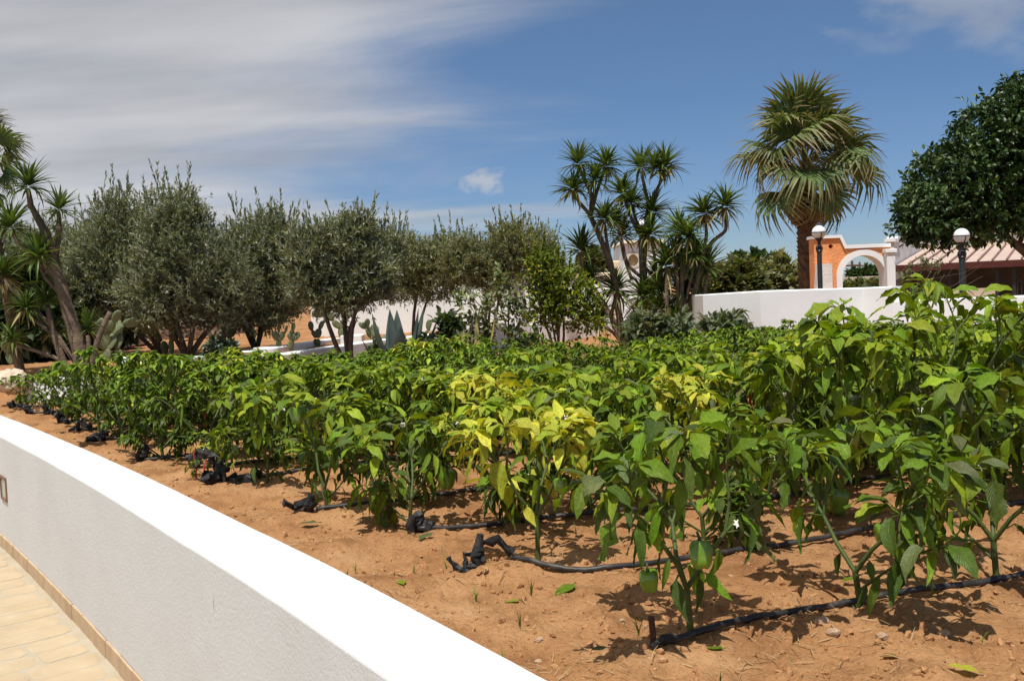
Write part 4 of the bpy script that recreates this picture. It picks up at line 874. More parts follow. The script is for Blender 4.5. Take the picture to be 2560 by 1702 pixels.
for ri, s0 in enumerate(ROWS):
    s0 = np.array(s0); L = 0.12; k = 0
    while True:
        p = s0 + RD * L + RN * rg.uniform(-0.05, 0.05); x, y = float(p[0]), float(p[1]); L += rg.uniform(0.25, 0.34) if y > 5.5 and x < 0 else rg.uniform(0.28, 0.38) if y > 4.2 else rg.uniform(0.31, 0.40)
        lim = 10.1 + 0.5 * min(1, max(0, (x + 3.5) / 2.5)) - 0.5 * min(1, max(0, (x - 2.0) / 2))
        if y > lim or x > 0.575 * y + 0.55: break
        if y > 11.1: break
        if any(math.hypot(x - a, y - b) < 0.34 for a, b in HERO): continue
        if ri == 0: continue
        k += 1
        if ri <= 5 and y < NEAR_LIM:
            j = (n_near * 3 + ri) % len(NEARP); n_near += 1; pl = NEARP[j]
            lab = '%s pepper plant, %s from the left on the %s hose line from the camera' % (['upright', 'spreading', 'lime-topped', 'bushy', 'limp', 'dense green', 'yellow-tinged'][j], ORD[k - 1], ORD[ri])
            fr = fspots(pl, n_near, 'bell', rg.choice([0, 1, 1, 2]), 0.95) + (fspots(pl, n_near + 5, 'red', 2, 0.8, 0.3) if rg.random() < 0.3 else [])
            tp = near_pepper(G(x, y), lab, pl, rg.uniform(0, 6.28), fr, rg.choice([1, 2, 3]), n_near); q = rg.uniform(0.94, 1.06) * (1 + 0.18 * min(1, max(0, (x - 0.5) / 0.8))); tp.scale = (q, q, q)
        else:
            j = rg.randrange(8); n_far += 1; sm, fm, pln = PROTO[j]
            if ri <= 8: lab = '%s pepper plant, %s from the left on the %s hose line from the camera' % (['leafy', 'bushy green', 'tall green', 'small-leaved', 'lime-tipped', 'fine-leaved', 'tall leafy', 'dense'][j], ORD[min(k - 1, 29)], ORD[ri])
            else: lab = 'dense green pepper plant in the far %s row from the camera' % ORD[ri]
            t = thing('pepper_plant', lab, 'pepper plant', G(x, y), rg.uniform(0, 6.28), 'pepper plants in the bed' if ri <= 8 else 'pepper plants of row %s' % ORD[ri]); q = rg.uniform(0.9, 1.12) * (1 + 0.2 * min(1, max(0, (0.5 - x) / 1.5)) - (0.06 + 0.30 * min(1, max(0, (-0.3 - x) / 1.6))) * min(1, max(0, (y - 7.6) / 1.6)) + 0.16 * min(1, max(0, (x - 1.5) / 1.5))); t.scale = (q * 1.08, q * 1.08, q)
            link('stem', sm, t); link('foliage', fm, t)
            if y < 8.2 and rg.random() < 0.35:
                for f in fspots(pln, n_far, 'red' if rg.random() < 0.5 else 'green', 5, 1.0, 0.36): link('chili', rg.choice(CHR if f[0] == 'red' else CHG), t, m=Matrix.Translation(f[1]))
print('near', n_near, 'far', n_far)

# ------------------------------------------------------------------ drip hoses
def hz_(x, y):
    d = 0.09; return sum(gz(x + a * d, y + b * d) for a in (-1, 0, 1) for b in (-1, 0, 1)) / 9
def hose(pts, label, endkind, seed):
    r = random.Random(seed); P, S = smooth_line(pts, 14)
    t = thing('drip_hose', label, 'hose', (P[0][0], P[0][1], gz(*P[0])), 0, 'drip hoses'); o = np.array(t.location[:])
    Q = [np.array([x, y, hz_(x, y) + 0.016 + 0.006 * math.sin(i * 0.22 + seed)]) - o for i, (x, y) in enumerate(P)]
    MB().tube(Q, 0.0105, 8).build('pipe', M_HOSE, t, smooth=True)
    def strip(path, w, th=0.004):      # a flattened length of pipe
        mb = MB(); path = [np.array(p, float) for p in path]; q = []
        for a, b in zip(path[:-1], path[1:]):
            for f in (0.0, 0.33, 0.66): q.append(a + (b - a) * f + np.array([r.uniform(-1, 1), r.uniform(-1, 1), r.uniform(-1, 1)]) * w * (0.0 if f == 0 else 0.35))
        path = q + [path[-1]]; ws = [w * r.uniform(0.55, 1.15) for _ in path]; sds = []
        for i in range(len(path)):
            d = path[min(i + 1, len(path) - 1)] - path[max(i - 1, 0)]; sd = np.cross(d, np.array([0.35, -0.9, 0.25]) + np.array([r.uniform(-1, 1), r.uniform(-1, 1), r.uniform(-1, 1)]) * 0.7); sd /= np.linalg.norm(sd) + 1e-6; nn = np.cross(sd, d); sds.append((sd * ws[i], nn / (np.linalg.norm(nn) + 1e-6) * th))
        V = []; F = []
        for p, (sd, nn) in zip(path, sds): V += [p - sd, p + nn * 2.2, p + sd, p - nn * 2.2]
        for i in range(len(path) - 1):
            for k in range(4): F.append((i * 4 + k, i * 4 + (k + 1) % 4, i * 4 + 4 + (k + 1) % 4, i * 4 + 4 + k))
        F += [(3, 2, 1, 0), tuple(range(len(V) - 4, len(V)))]
        return mb.add(V, F)
        for i in range(len(path) - 1):
            a, b = path[i], path[i + 1]; d = b - a; sd = np.cross(d, [0.35, -0.9, 0.25]); sd = sd / (np.linalg.norm(sd) + 1e-6) * w; nn = np.cross(sd, d); nn = nn / (np.linalg.norm(nn) + 1e-6) * th
            mb.hexa([a - sd - nn, a + sd - nn, b + sd - nn, b - sd - nn, a - sd + nn, a + sd + nn, b + sd + nn, b - sd + nn])
        return mb
    if endkind == 'stake':
        strip([(0, 0, 0.02), (-0.05, 0.0, 0.075), (-0.125, -0.01, 0.055)], 0.02).build('folded_end', M_FILM, t)
        MB().tube([(-0.135, -0.02, -0.04), (-0.125, -0.02, 0.03), (-0.118, -0.02, 0.06), (-0.11, -0.02, 0.10)], [0.022, 0.022, 0.017, 0.012], 9).build('stake', M_FILM, t)
        strip([(-0.10, -0.03, 0.03), (-0.17, -0.035, 0.035), (-0.165, -0.045, -0.01), (-0.11, -0.045, 0.0)], 0.014).build('folded_strip', M_FILM, t)
        strip([(-0.10, -0.045, 0.055), (-0.14, -0.05, 0.03), (-0.10, -0.05, 0.01)], 0.018).build('folded_strip', M_FILM, t)
        strip([(-0.225, -0.05, 0.03), (-0.20, -0.055, -0.005), (-0.16, -0.06, -0.03)], 0.014).build('loose_end', M_FILM, t)
    elif endkind == 'peg':
        MB().tube([(-0.022, 0.0, -0.03), (-0.024, 0, 0.03), (-0.027, 0, 0.075)], 0.0085, 8).build('peg', surf('rusty_peg', [(0.3, (0.045, 0.022, 0.015)), (0.7, (0.11, 0.05, 0.03))], scale=30, rough=0.9), t)
        strip([(-0.03, -0.02, 0.0), (0.0, -0.012, 0.018), (0.04, 0.0, 0.012)], 0.012).build('folded_end', M_FILM, t)
    else:
        big = 1.5 if endkind == 'bundle' else 1.0
        for k in range(6 if endkind == 'bundle' else 4):
            c = np.array([r.uniform(-0.06, 0.03) * big, r.uniform(-0.03, 0.03) * big, r.uniform(0.01, 0.06)]); pth = [c]
            for _ in range(3): pth.append(pth[-1] + np.array([r.uniform(-0.05, 0.05), r.uniform(-0.03, 0.03), r.uniform(-0.03, 0.03)]) * big)
            for q in pth: q[2] = max(q[2], -0.005)
            strip(pth, 0.024 * big, 0.006).build('folded_strip', M_FILM, t)
        MB().tube([(-0.02, 0, -0.03), (-0.03, -0.01, 0.045), (-0.015, -0.012, 0.08)], [0.016, 0.018, 0.012], 8).build('folded_end', M_FILM, t)
    return t
kinds = ['peg', 'stake', 'tied', 'tied', 'bundle', 'tied', 'tied', 'tied', 'tied', 'tied', 'tied', 'tied', 'tied']
labs = ['nearest black drip hose, running right from the rusty peg', 'black drip hose ending at an upright folded stake before the yellow-topped plant', 'black drip hose ending in twisted strips at the sparse bell pepper plant', 'black drip hose from the tilted folded end beside the wilted plant', 'black drip hose ending in the big crumpled black bundle', 'black drip hose beside the tiny red chili plant', 'black drip hose ending under the hanging red chilies', 'black drip hose ending at the foot of the dense dark corner plant', 'black drip hose with doubled end by the leftmost low plants', 'black drip hose end, second from the left by the low plants', 'leftmost black drip hose end beside the wall', 'drip hose at the far left corner of the bed', 'drip hose end at the left edge of the photo, under the low plants']
FIX = {0: [(0.365, 2.60), (0.67, 2.78), (1.0, 2.915), (1.352, 3.034), (1.9, 3.25)], 1: [(-0.03, 3.50), (0.133, 3.41), (0.354, 3.395), (0.885, 3.62), (1.123, 3.687), (1.7, 3.92), (2.4, 4.2)], 2: [(-0.42, 4.05), (0.003, 4.16), (0.399, 4.24), (1.2, 4.52), (2.4, 4.95)], 3: [(-0.93, 4.52), (-0.373, 4.69), (-0.146, 4.79), (0.7, 5.1), (2.6, 5.8)]}
for ri, s0 in enumerate(ROWS):
    pts = FIX.get(ri) or [tuple(np.array(s0) + RD * d + RN * 0.03 * math.sin(d * 2 + ri)) for d in (0, 0.5, 1.0, 1.6, 2.4, 3.4)]
    hose(pts, labs[ri], kinds[ri], ri)

# ------------------------------------------------------------------ trees and shrubs
def unit(v): return v / (np.linalg.norm(v, axis=-1, keepdims=True) + 1e-9)
L_OLIVE = (np.array([(0, 0, 0), (-0.13, 0.45, 0.05), (0, 1.0, 0), (0.13, 0.45, 0.05)], float), np.array([(0, 1, 2, 3)]))
L_BROAD = (np.array([(0, 0, 0), (-0.24, 0.35, 0.07), (0, 0.45, 0.0), (0.24, 0.35, 0.07), (-0.16, 0.75, -0.02), (0, 0.8, -0.08), (0.16, 0.75, -0.02), (0, 1.0, -0.2)], float),
           np.array([(0, 2, 1, 1), (0, 3, 2, 2), (1, 2, 5, 4), (2, 3, 6, 5), (4, 5, 7, 7), (5, 6, 7, 7)]))
L_BROAD = (L_BROAD[0], np.array([(0, 3, 2, 1), (1, 2, 5, 4), (2, 3, 6, 5), (4, 5, 6, 7)]))
def twig_leaves(rs, tp, td, tl, n, ll, colors, temp, droop=0.0, spread=1.0, updir=0.3):
    """n leaves along each twig; tp start, td direction, tl length"""
    m = len(tp); f = rs.uniform(0.12, 1.0, (m, n)); P = tp[:, None] + td[:, None] * (tl[:, None] * f)[..., None]
    side_ = unit(rs.normal(size=(m, n, 3))); a = unit(td[:, None] * (0.75 / spread) + side_ * spread + np.array([0, 0, -droop]))
    a = a.reshape(-1, 3); P = P.reshape(-1, 3); nh = unit(rs.normal(size=a.shape) * 0.55 + np.array([0, 0, 1.0]))
    s = rs.uniform(0.7, 1.2, len(a)) * ll
    ci = rs.choice(len(colors), len(a), p=np.array([c[1] for c in colors]) / sum(c[1] for c in colors)); C = np.array([c[0] for c in colors])[ci]
    C = np.clip(C * rs.uniform(0.7, 1.35, (len(a), 1)) * rs.uniform(0.92, 1.08, (len(a), 3)), 0.002, 1)
    return scatter([temp], {0: (basis(a, nh, s), P, C)})
def blob_points(rs, blobs, n, shell=0.55):
    """points and outward directions in a union of ellipsoids (centre, radii, weight)"""
    w = np.array([b[2] for b in blobs]); k = rs.choice(len(blobs), n, p=w / w.sum())
    c = np.array([b[0] for b in blobs])[k]; r = np.array([b[1] for b in blobs])[k]
    u = unit(rs.normal(size=(n, 3))); q = rs.uniform(0, 1, n) ** (1 / 3.0); q = shell + (1 - shell) * q; q = np.where(rs.uniform(size=n) < 0.35, rs.uniform(0.2, 1, n), q)
    q *= 1 + 0.13 * np.sin(u[:, 0] * 7 + k) * np.cos(u[:, 2] * 6 + k * 2)
    return c + u * r * q[:, None], unit(u / r)
def limbs(mb, base, tops, r0, rng, bend=0.12, forks=(0.35, 0.6), n=8):
    base = np.array(base, float)
    for tp in tops:
        tp = np.array(tp, float); L = np.linalg.norm(tp - base); pts = []; rad = []
        o1 = np.array([rng.uniform(-1, 1), rng.uniform(-1, 1), 0]) * bend * L
        for i in range(8):
            f = i / 7; pts.append(base + (tp - base) * f + o1 * math.sin(f * math.pi) + np.array([0, 0, 0.10 * L * math.sin(f * math.pi)])); rad.append(r0 * (1 - 0.78 * f))
        mb.tube(pts, rad, n)
        for _ in range(4):
            i = rng.randrange(3, 7); d = np.array([rng.uniform(-1, 1), rng.uniform(-1, 1), rng.uniform(0.1, 1)]); d /= np.linalg.norm(d)
            mb.tube([pts[i], pts[i] + d * L * 0.18, pts[i] + d * L * 0.33 + np.array([0, 0, 0.05 * L])], [rad[i] * 0.6, rad[i] * 0.4, rad[i] * 0.15], 5)

def tree(name, label, cat, base, stems, r0, blobs, ntwig, tlen, nleaf, ll, colors, temp, mat, bark, seed, up=0.5, shoots=0, shell=0.55, spread=0.8, droop=0.0, group=None, tops=None):
    rs = np.random.RandomState(seed); rng = random.Random(seed); base = np.array(base, float)
    t = thing(name, label, cat, tuple(base), 0, group)
    bl = [(np.array(c) - base, np.array(r), w) for c, r, w in blobs]
    mb = MB(); limbs(mb, (0, 0, -0.05), tops and [np.array(q) - base for q in tops] or [bl[rng.randrange(len(bl))][0] + np.array([rng.uniform(-0.2, 0.2), rng.uniform(-0.2, 0.2), 0]) for _ in range(stems)], r0, rng); mb.build('trunk', bark, t, smooth=True)
    P, D = blob_points(rs, bl, ntwig, shell); td = unit(D * 0.7 + rs.normal(size=D.shape) * 0.45 + np.array([0, 0, up]))
    parts = [twig_leaves(rs, P - td * tlen * 0.5, td, rs.uniform(0.6, 1.3, len(P)) * tlen, nleaf, ll, colors, temp, droop, spread)]
    if shoots:                           # upright new shoots on the crown top
        k = rs.choice(len(bl), shoots); c = np.array([b[0] for b in bl])[k]; r = np.array([b[1] for b in bl])[k]
        u = rs.uniform(-0.85, 0.85, (shoots, 2)); zt = np.sqrt(np.clip(1 - (u ** 2).sum(1), 0.02, 1)); Ps = c + r * np.stack([u[:, 0], u[:, 1], zt * 0.93], 1)
        ds = unit(np.stack([rs.normal(size=shoots) * 0.16 + u[:, 0] * 0.2, rs.normal(size=shoots) * 0.16, np.ones(shoots)], 1))
        parts.append(twig_leaves(rs, Ps, ds, rs.uniform(0.4, 1.5, shoots) * tlen * 1.25, nleaf * 2, ll, colors, temp, 0, 0.55))
    VV = np.vstack([p[0] for p in parts]); o = 0; FF = []
    for p in parts: FF.append(p[1] + o); o += len(p[0])
    link('crown', np_mesh('crown', VV, np.vstack(FF), mat, smooth=False, col=np.vstack([p[2] for p in parts])), t); return t

def blob(x, y, Y, rx, ry, rd=None, w=None):        # photo centre and half sizes in photo pixels
    c = at(x, y, Y); k = Y / FPX; r = (rx * k, (rd or rx) * k, ry * k); return (c, r, w or r[0] * r[2])
OC = [((0.148, 0.168, 0.112), 5), ((0.24, 0.25, 0.185), 3), ((0.15, 0.18, 0.082), 3), ((0.35, 0.34, 0.25), 1)]
OC2 = [((0.165, 0.18, 0.10), 5), ((0.26, 0.26, 0.165), 3), ((0.18, 0.20, 0.08), 3)]
def gbase(x, y, Y): p = at(x, y, Y); return (p[0], p[1], float(terrain(np.array([p[0]]), np.array([p[1]]))[0]))
def olive(label, bx, by, Y, r0, stems, blobs, ntw, seed, col=OC, shoots=60, ll=0.070, tops=None):
    return tree('olive_tree', label, 'olive tree', gbase(bx, by, Y), stems, r0 * 0.66, blobs, int(ntw * 2.1), 0.26, 14, ll, col, L_OLIVE, M_OLIVE, M_BARK, seed, 0.55, shoots, 0.5, group='olive trees', tops=tops)
olive('broad leftmost olive tree behind the left yuccas', 400, 880, 15.2, 0.06, 4, [blob(285, 640, 15, 110, 105), blob(240, 725, 15, 105, 90), blob(350, 700, 15, 100, 105), blob(300, 560, 15, 75, 70), blob(215, 670, 15.4, 65, 85), blob(310, 780, 15.2, 95, 40)], 1900, 1, shoots=90)
olive('tallest olive tree, its dark multi-stemmed trunk among prickly pears', 470, 885, 14.0, 0.065, 5, [blob(445, 620, 14, 105, 105), blob(470, 690, 14, 120, 105), blob(435, 540, 14, 70, 65), blob(400, 735, 14, 105, 80), blob(550, 715, 14, 90, 90), blob(440, 790, 14, 110, 32), blob(550, 790, 14.2, 70, 28)], 2100, 2, shoots=110)
olive('olive tree right of the tallest one, above the white drum', 640, 875, 15.0, 0.055, 4, [blob(635, 635, 15, 95, 90), blob(690, 595, 15, 60, 60), blob(590, 710, 15, 95, 100), blob(700, 705, 15, 95, 95), blob(640, 780, 15, 95, 50)], 1900, 3, shoots=80)
olive('olive tree with the clearly forked trunk left of the blue agave', 874, 890, 12.4, 0.06, 4, [blob(850, 630, 12.4, 85, 70), blob(890, 580, 12.4, 50, 45), blob(790, 690, 12.4, 70, 75), blob(910, 690, 12.4, 80, 70), blob(850, 745, 12.4, 80, 40), blob(770, 625, 12.4, 50, 50), blob(960, 640, 12.8, 50, 60)], 1900, 4, shoots=50, tops=[at(800, 690, 12.4), at(930, 690, 12.2), at(865, 640, 12.6), at(905, 760, 12.8)])
olive('olive tree behind the blue agave', 1030, 800, 17.0, 0.05, 3, [blob(1020, 655, 17, 80, 65), blob(1080, 690, 17, 75, 65), blob(970, 640, 17, 60, 55), blob(1000, 710, 17, 75, 45), blob(1120, 640, 17.5, 50, 50)], 1500, 5, OC2, 30)
olive('sparse olive tree in front of the white house, left of the lime shrub', 1215, 830, 16.5, 0.045, 3, [blob(1165, 655, 16.5, 70, 60), blob(1275, 625, 16.5, 60, 65), blob(1230, 680, 16.5, 65, 50)], 1200, 6, OC2, 40)
olive('thin grey-green olive crown left of the yuccas, behind the lime shrub', 1370, 800, 19.0, 0.045, 3, [blob(1350, 625, 19, 45, 50), blob(1330, 660, 19, 55, 60), blob(1385, 690, 19, 40, 50)], 650, 7, OC2, 30)
olive('dim olive tree at the far left behind the yucca trunks', 90, 880, 17.0, 0.06, 3, [blob(60, 710, 17, 110, 100), blob(140, 640, 17, 90, 80), blob(0, 640, 17, 90, 90)], 1300, 8, OC, 20)

# ficus at the right edge
FC = [((0.030, 0.062, 0.016), 6), ((0.050, 0.095, 0.022), 3), ((0.085, 0.13, 0.035), 1)]
bF = gbase(2960, 800, 16)
tree('ficus_tree', 'large dark glossy-leaved tree overhanging the porch roof at the right edge', 'tree', bF, 4, 0.15,
     [blob(2500, 380, 15, 130, 130), blob(2400, 470, 15, 130, 110), blob(2320, 540, 14.6, 75, 60), blob(2290, 560, 14.6, 45, 45), blob(2560, 290, 15, 90, 90), blob(2480, 540, 15, 120, 60), blob(2620, 430, 15, 150, 150), blob(2700, 260, 15, 160, 120), blob(2390, 590, 14.8, 70, 22)], 4300, 0.26, 9, 0.10, FC, L_BROAD, M_FICUS, M_BARK, 21, 0.2, 0, 0.72, 0.9, 0.15,
     tops=[at(2460, 548, 14.8), at(2400, 480, 15), at(2550, 330, 15), at(2620, 420, 15.4)])
# lime shrub, slim leafy shrubs and big-leaved plants in front of the rear wall
LC = [((0.17, 0.22, 0.022), 5), ((0.11, 0.16, 0.02), 5), ((0.36, 0.34, 0.035), 1.5), ((0.06, 0.09, 0.018), 3)]
tree('lime_shrub', 'bushy yellow-green shrub left of the central yuccas', 'shrub', gbase(1400, 870, 13.0), 6, 0.02, [blob(1365, 700, 13, 50, 60), blob(1420, 740, 13, 70, 60), blob(1460, 790, 13, 50, 50), blob(1370, 770, 13, 50, 50), blob(1345, 660, 13, 30, 30)], 700, 0.22, 12, 0.055, LC, L_BROAD, M_SHRUB, M_BARK, 31, 0.3, 20, 0.5)
GC = [((0.14, 0.175, 0.075), 5), ((0.22, 0.25, 0.13), 3), ((0.08, 0.10, 0.04), 2)]
tree('loquat_sapling', 'slim sapling with dark leaf whorls beside the yellow-edged agave', 'shrub', gbase(1175, 880, 12.6), 3, 0.018, [blob(1160, 770, 12.6, 35, 40), blob(1185, 830, 12.6, 45, 40), blob(1215, 790, 12.6, 30, 50)], 64, 0.16, 8, 0.10, GC, L_BROAD, M_SHRUB, M_BARK, 32, 0.3, 0, 0.4, 1.0, 0.3)
tree('leafy_sapling', 'pale leafy sapling right of the yellow-edged agave', 'shrub', gbase(1280, 880, 13.2), 3, 0.016, [blob(1270, 740, 13.2, 40, 40), blob(1290, 800, 13.2, 40, 50), blob(1245, 700, 13.2, 25, 30)], 90, 0.18, 7, 0.085, GC, L_BROAD, M_SHRUB, M_BARK, 33, 0.3, 0, 0.4, 1.0, 0.3)
for lab, x, y, rx, ry, sd in (('low dark-leaved plant at the foot of the blue agave', 1080, 870, 45, 30, 34), ('small dark leaf whorl right of the blue agave', 1115, 815, 28, 26, 35), ('dark low plant at the foot of the forked olive', 940, 885, 25, 16, 36), ('dark-leaved plant at the foot of the lime shrub', 1310, 865, 50, 35, 37)):
    tree('ground_shrub', lab, 'shrub', gbase(x, 900, 11.9), 3, 0.012, [blob(x, y, 11.9, rx, ry)], 46, 0.12, 7, 0.105, [((0.055, 0.085, 0.025), 3), ((0.03, 0.05, 0.02), 2)], L_BROAD, M_SHRUB, M_BARK, sd, 0.4, 0, 0.4, 1.0, 0.35)
BC = [((0.12, 0.15, 0.085), 5), ((0.18, 0.21, 0.125), 3), ((0.07, 0.095, 0.045), 3)]
tree('broad_leaved_shrub', 'grey-green broad-leaved shrub at the foot of the central yuccas', 'shrub', gbase(1660, 870, 11.6), 7, 0.014, [blob(1610, 820, 11.6, 50, 35), blob(1690, 825, 11.6, 55, 35), blob(1640, 855, 11.6, 70, 25)], 210, 0.16, 8, 0.12, BC, L_BROAD, M_SHRUB, M_BARK, 41, 0.4, 0, 0.4, 1.0, 0.35)
tree('broad_leaved_shrub', 'grey-green broad-leaved shrub against the white rear wall, right of the yuccas', 'shrub', gbase(1825, 860, 11.0), 5, 0.012, [blob(1800, 815, 11.0, 40, 30), blob(1845, 820, 11.0, 25, 30), blob(1820, 845, 11.0, 45, 20)], 110, 0.15, 8, 0.115, BC, L_BROAD, M_SHRUB, M_BARK, 42, 0.4, 0, 0.4, 1.0, 0.35)
tree('leafy_plant', 'dark slim plant against the wall at the right edge', 'shrub', gbase(2560, 860, 9.6), 3, 0.010, [blob(2560, 830, 9.6, 22, 40), blob(2575, 870, 9.6, 30, 30)], 60, 0.12, 8, 0.06, [((0.05, 0.085, 0.03), 1)], L_BROAD, M_SHRUB, M_STEM, 43, 0.4, 0, 0.4, 1.0, 0.4)
# bushes and trees beyond the walls
HC = [((0.11, 0.13, 0.045), 5), ((0.17, 0.17, 0.07), 3), ((0.06, 0.08, 0.03), 3)]
for lab, x, y, rx, ry, Y, sd, cc in (('olive-green bush beyond the rear wall, left of the palm', 1840, 715, 60, 45, 26, 51, HC), ('rounded bush behind the palm trunk', 1945, 715, 65, 45, 27, 52, OC2), ('dark green bush on the skyline left of the palm', 1885, 675, 55, 25, 40, 53, [((0.05, 0.085, 0.025), 1), ((0.03, 0.055, 0.02), 1)]),
                                 ('small round tree beyond the garden house, above its coping', 1482, 665, 32, 32, 32, 54, HC), ('bush behind the central yuccas, right of the gatehouse', 1738, 665, 32, 40, 24, 55, HC), ('low weeds beyond the arch', 2165, 738, 60, 14, 40, 56, HC), ('dark shrub on the field wall seen through the arch', 2165, 688, 40, 7, 70, 57, [((0.04, 0.07, 0.025), 1)]),
                                 ('thick dark bush at the left edge behind the yucca trunks', 40, 800, 110, 60, 14.5, 58, [((0.05, 0.075, 0.03), 3), ((0.03, 0.045, 0.02), 2)]), ('dark bush behind the left prickly pears', 250, 800, 70, 35, 17, 59, [((0.06, 0.08, 0.035), 3), ((0.04, 0.055, 0.025), 2)])):
    k = Y / FPX
    tree('bush', lab, 'bush', gbase(x, y + ry, Y), 4, 0.03, [blob(x, y, Y, rx, ry), blob(x - rx * 0.5, y + ry * 0.3, Y, rx * 0.5, ry * 0.7), blob(x + rx * 0.5, y + ry * 0.3, Y, rx * 0.5, ry * 0.7)], 420, max(0.16, 0.2 * rx * k), 12, max(0.05, 0.09 * rx * k ** 0.6), cc, L_BROAD, M_SHRUB, M_BARK, sd, 0.4, 12, 0.55)
# bare-branched little tree before the porch
tree('young_tree', 'thin young tree with few pale leaves before the porch', 'tree', gbase(2340, 745, 13.0), 3, 0.018, [blob(2275, 675, 13, 22, 15), blob(2310, 660, 13, 25, 15), blob(2345, 658, 13, 20, 12)], 34, 0.14, 7, 0.05, [((0.16, 0.18, 0.10), 1)], L_BROAD, M_SHRUB, M_YBARK, 61, 0.3, 0, 0.3, 1.0, 0.1, tops=[at(2262, 672, 13), at(2312, 655, 13), at(2352, 655, 13)])

# ------------------------------------------------------------------ yuccas
YLT = [blade(1.0, 0.050, 5, 3, 8, -12, 0.5, 0.0, 0.0, 0, 1, 0.55)[:2], blade(1.0, 0.048, 5, 3, 12, -38, 0.5, 0.0, 0.0, 0.06, 2, 0.55)[:2], blade(0.95, 0.046, 5, 3, 10, -85, 0.4, 0.0, 0.0, -0.08, 3, 0.55)[:2]]
def rosette_mesh(seed, n=64, low=-0.75):
    rs = np.random.RandomState(seed); u = rs.uniform(size=n); el = low + (1.45 - low) * u ** 0.85; azm = np.arange(n) * 2.39996 + rs.normal(size=n) * 0.15
    a = np.stack([np.cos(azm) * np.cos(el), np.sin(azm) * np.cos(el), np.sin(el)], 1); s = rs.uniform(0.68, 1.14, n) * np.where(el > 1.1, 0.8, 1.0)
    C = np.clip(np.where((el < -0.45)[:, None], np.array([(0.20, 0.165, 0.07)]), np.array([(0.080, 0.125, 0.028)])) * rs.uniform(0.5, 1.6, (n, 1)), 0.01, 1)
    P = a * 0.03 + np.stack([np.zeros(n), np.zeros(n), el * 0.05], 1)
    B = basis(a, np.array([[0, 0, 1.0]]) + rs.normal(size=(n, 3)) * 0.05, s); kk = rs.choice(3, n, p=[0.66, 0.24, 0.10])
    V, F, Cc = scatter(YLT, {k: (B[kk == k], P[kk == k], C[kk == k]) for k in range(3)})
    return np_mesh('leaf_rosette', V, F, M_YUCCA, smooth=True, col=Cc)
ROS = [rosette_mesh(k, 80 + 8 * k, -0.5 - 0.12 * k) for k in range(5)]
def yucca(label, base, Y, stems, ros, seed, group='yuccas', extra=(), big=1.3):
    """stems: polylines of photo points with radius; ros: (x, y, radius px)"""
    rng = random.Random(seed); b = gbase(base[0], base[1], Y); t = thing('yucca', label, 'yucca', b, 0, group); o = np.array(b)
    for pts, r0, r1 in stems:
        W = []
        for i, q in enumerate(pts): W.append(at(q[0], q[1], Y + (q[2] if len(q) > 2 else 0)) - o)
        if len(W) > 2: W2 = [np.array(p) for p in smooth3(W)]
        else: W2 = W
        n = len(W2); MB().tube(W2, [(r0 + (r1 - r0) * i / (n - 1)) * (1 + 0.06 * math.sin(i * 2.1)) for i in range(n)], 9).build('trunk' if r0 > 0.045 else 'branch', M_YBARK, t, smooth=True)
    stems = list(stems) + [([base, ((base[0] * 0.6 + e[0] * 0.4), (base[1] * 0.5 + e[1] * 0.5)), (e[0], e[1] + 8)], 0.024, 0.02) for e in extra]
    for pts, r0, r1 in stems[len(stems) - len(extra):]: MB().tube(smooth3([at(q[0], q[1], Y) - o for q in pts]), [0.022] * 13, 7).build('branch', M_YBARK, t, smooth=True)
    for q in list(ros) + list(extra):
        x, y, rp = q[:3]; dY = q[3] if len(q) > 3 else rng.uniform(-0.25, 0.25); p = at(x, y, Y + dY) - o; s = rp / FPX * Y * big
        link('leaf_rosette', rng.choice(ROS), t, m=Matrix.Translation(p) @ Matrix.Rotation(rng.uniform(0, 6.28), 4, 'Z') @ Matrix.Rotation(rng.uniform(-0.25, 0.25), 4, 'X') @ Matrix.Diagonal((s, s, s, 1)))
def smooth3(W, n=6):
    W = np.array(W); Q = np.vstack([2 * W[0] - W[1], W, 2 * W[-1] - W[-2]]); out = []
    for i in range(1, len(Q) - 2):
        for t in np.linspace(0, 1, n, endpoint=False):
            a, b, c, d = Q[i - 1], Q[i], Q[i + 1], Q[i + 2]; out.append(0.5 * (2 * b + (c - a) * t + (2 * a - 5 * b + 4 * c - d) * t * t + (3 * b - a - 3 * c + d) * t ** 3))
    out.append(W[-1]); return out
yucca('left-leaning tall yucca of the central clump, forked high up', (1560, 870), 13.6,
      [([(1565, 880), (1545, 770), (1535, 690), (1503, 600), (1474, 536)], 0.052, 0.034), ([(1474, 536), (1448, 505), (1433, 478)], 0.028, 0.02), ([(1476, 540), (1478, 490), (1458, 440), (1446, 414)], 0.032, 0.022), ([(1478, 535), (1492, 480), (1512, 425)], 0.028, 0.02), ([(1484, 500), (1487, 456)], 0.02, 0.018),
       ([(1552, 820), (1500, 760), (1458, 700), (1452, 632)], 0.035, 0.024), ([(1540, 700), (1520, 620), (1511, 555)], 0.028, 0.02), ([(1560, 860), (1530, 800), (1540, 735)], 0.03, 0.022)],
      [(1445, 411, 52), (1514, 416, 52), (1432, 474, 50), (1486, 452, 44), (1452, 628, 55), (1511, 548, 48), (1539, 728, 60)], 1, extra=[(1500, 800, 48), (1478, 700, 44)])
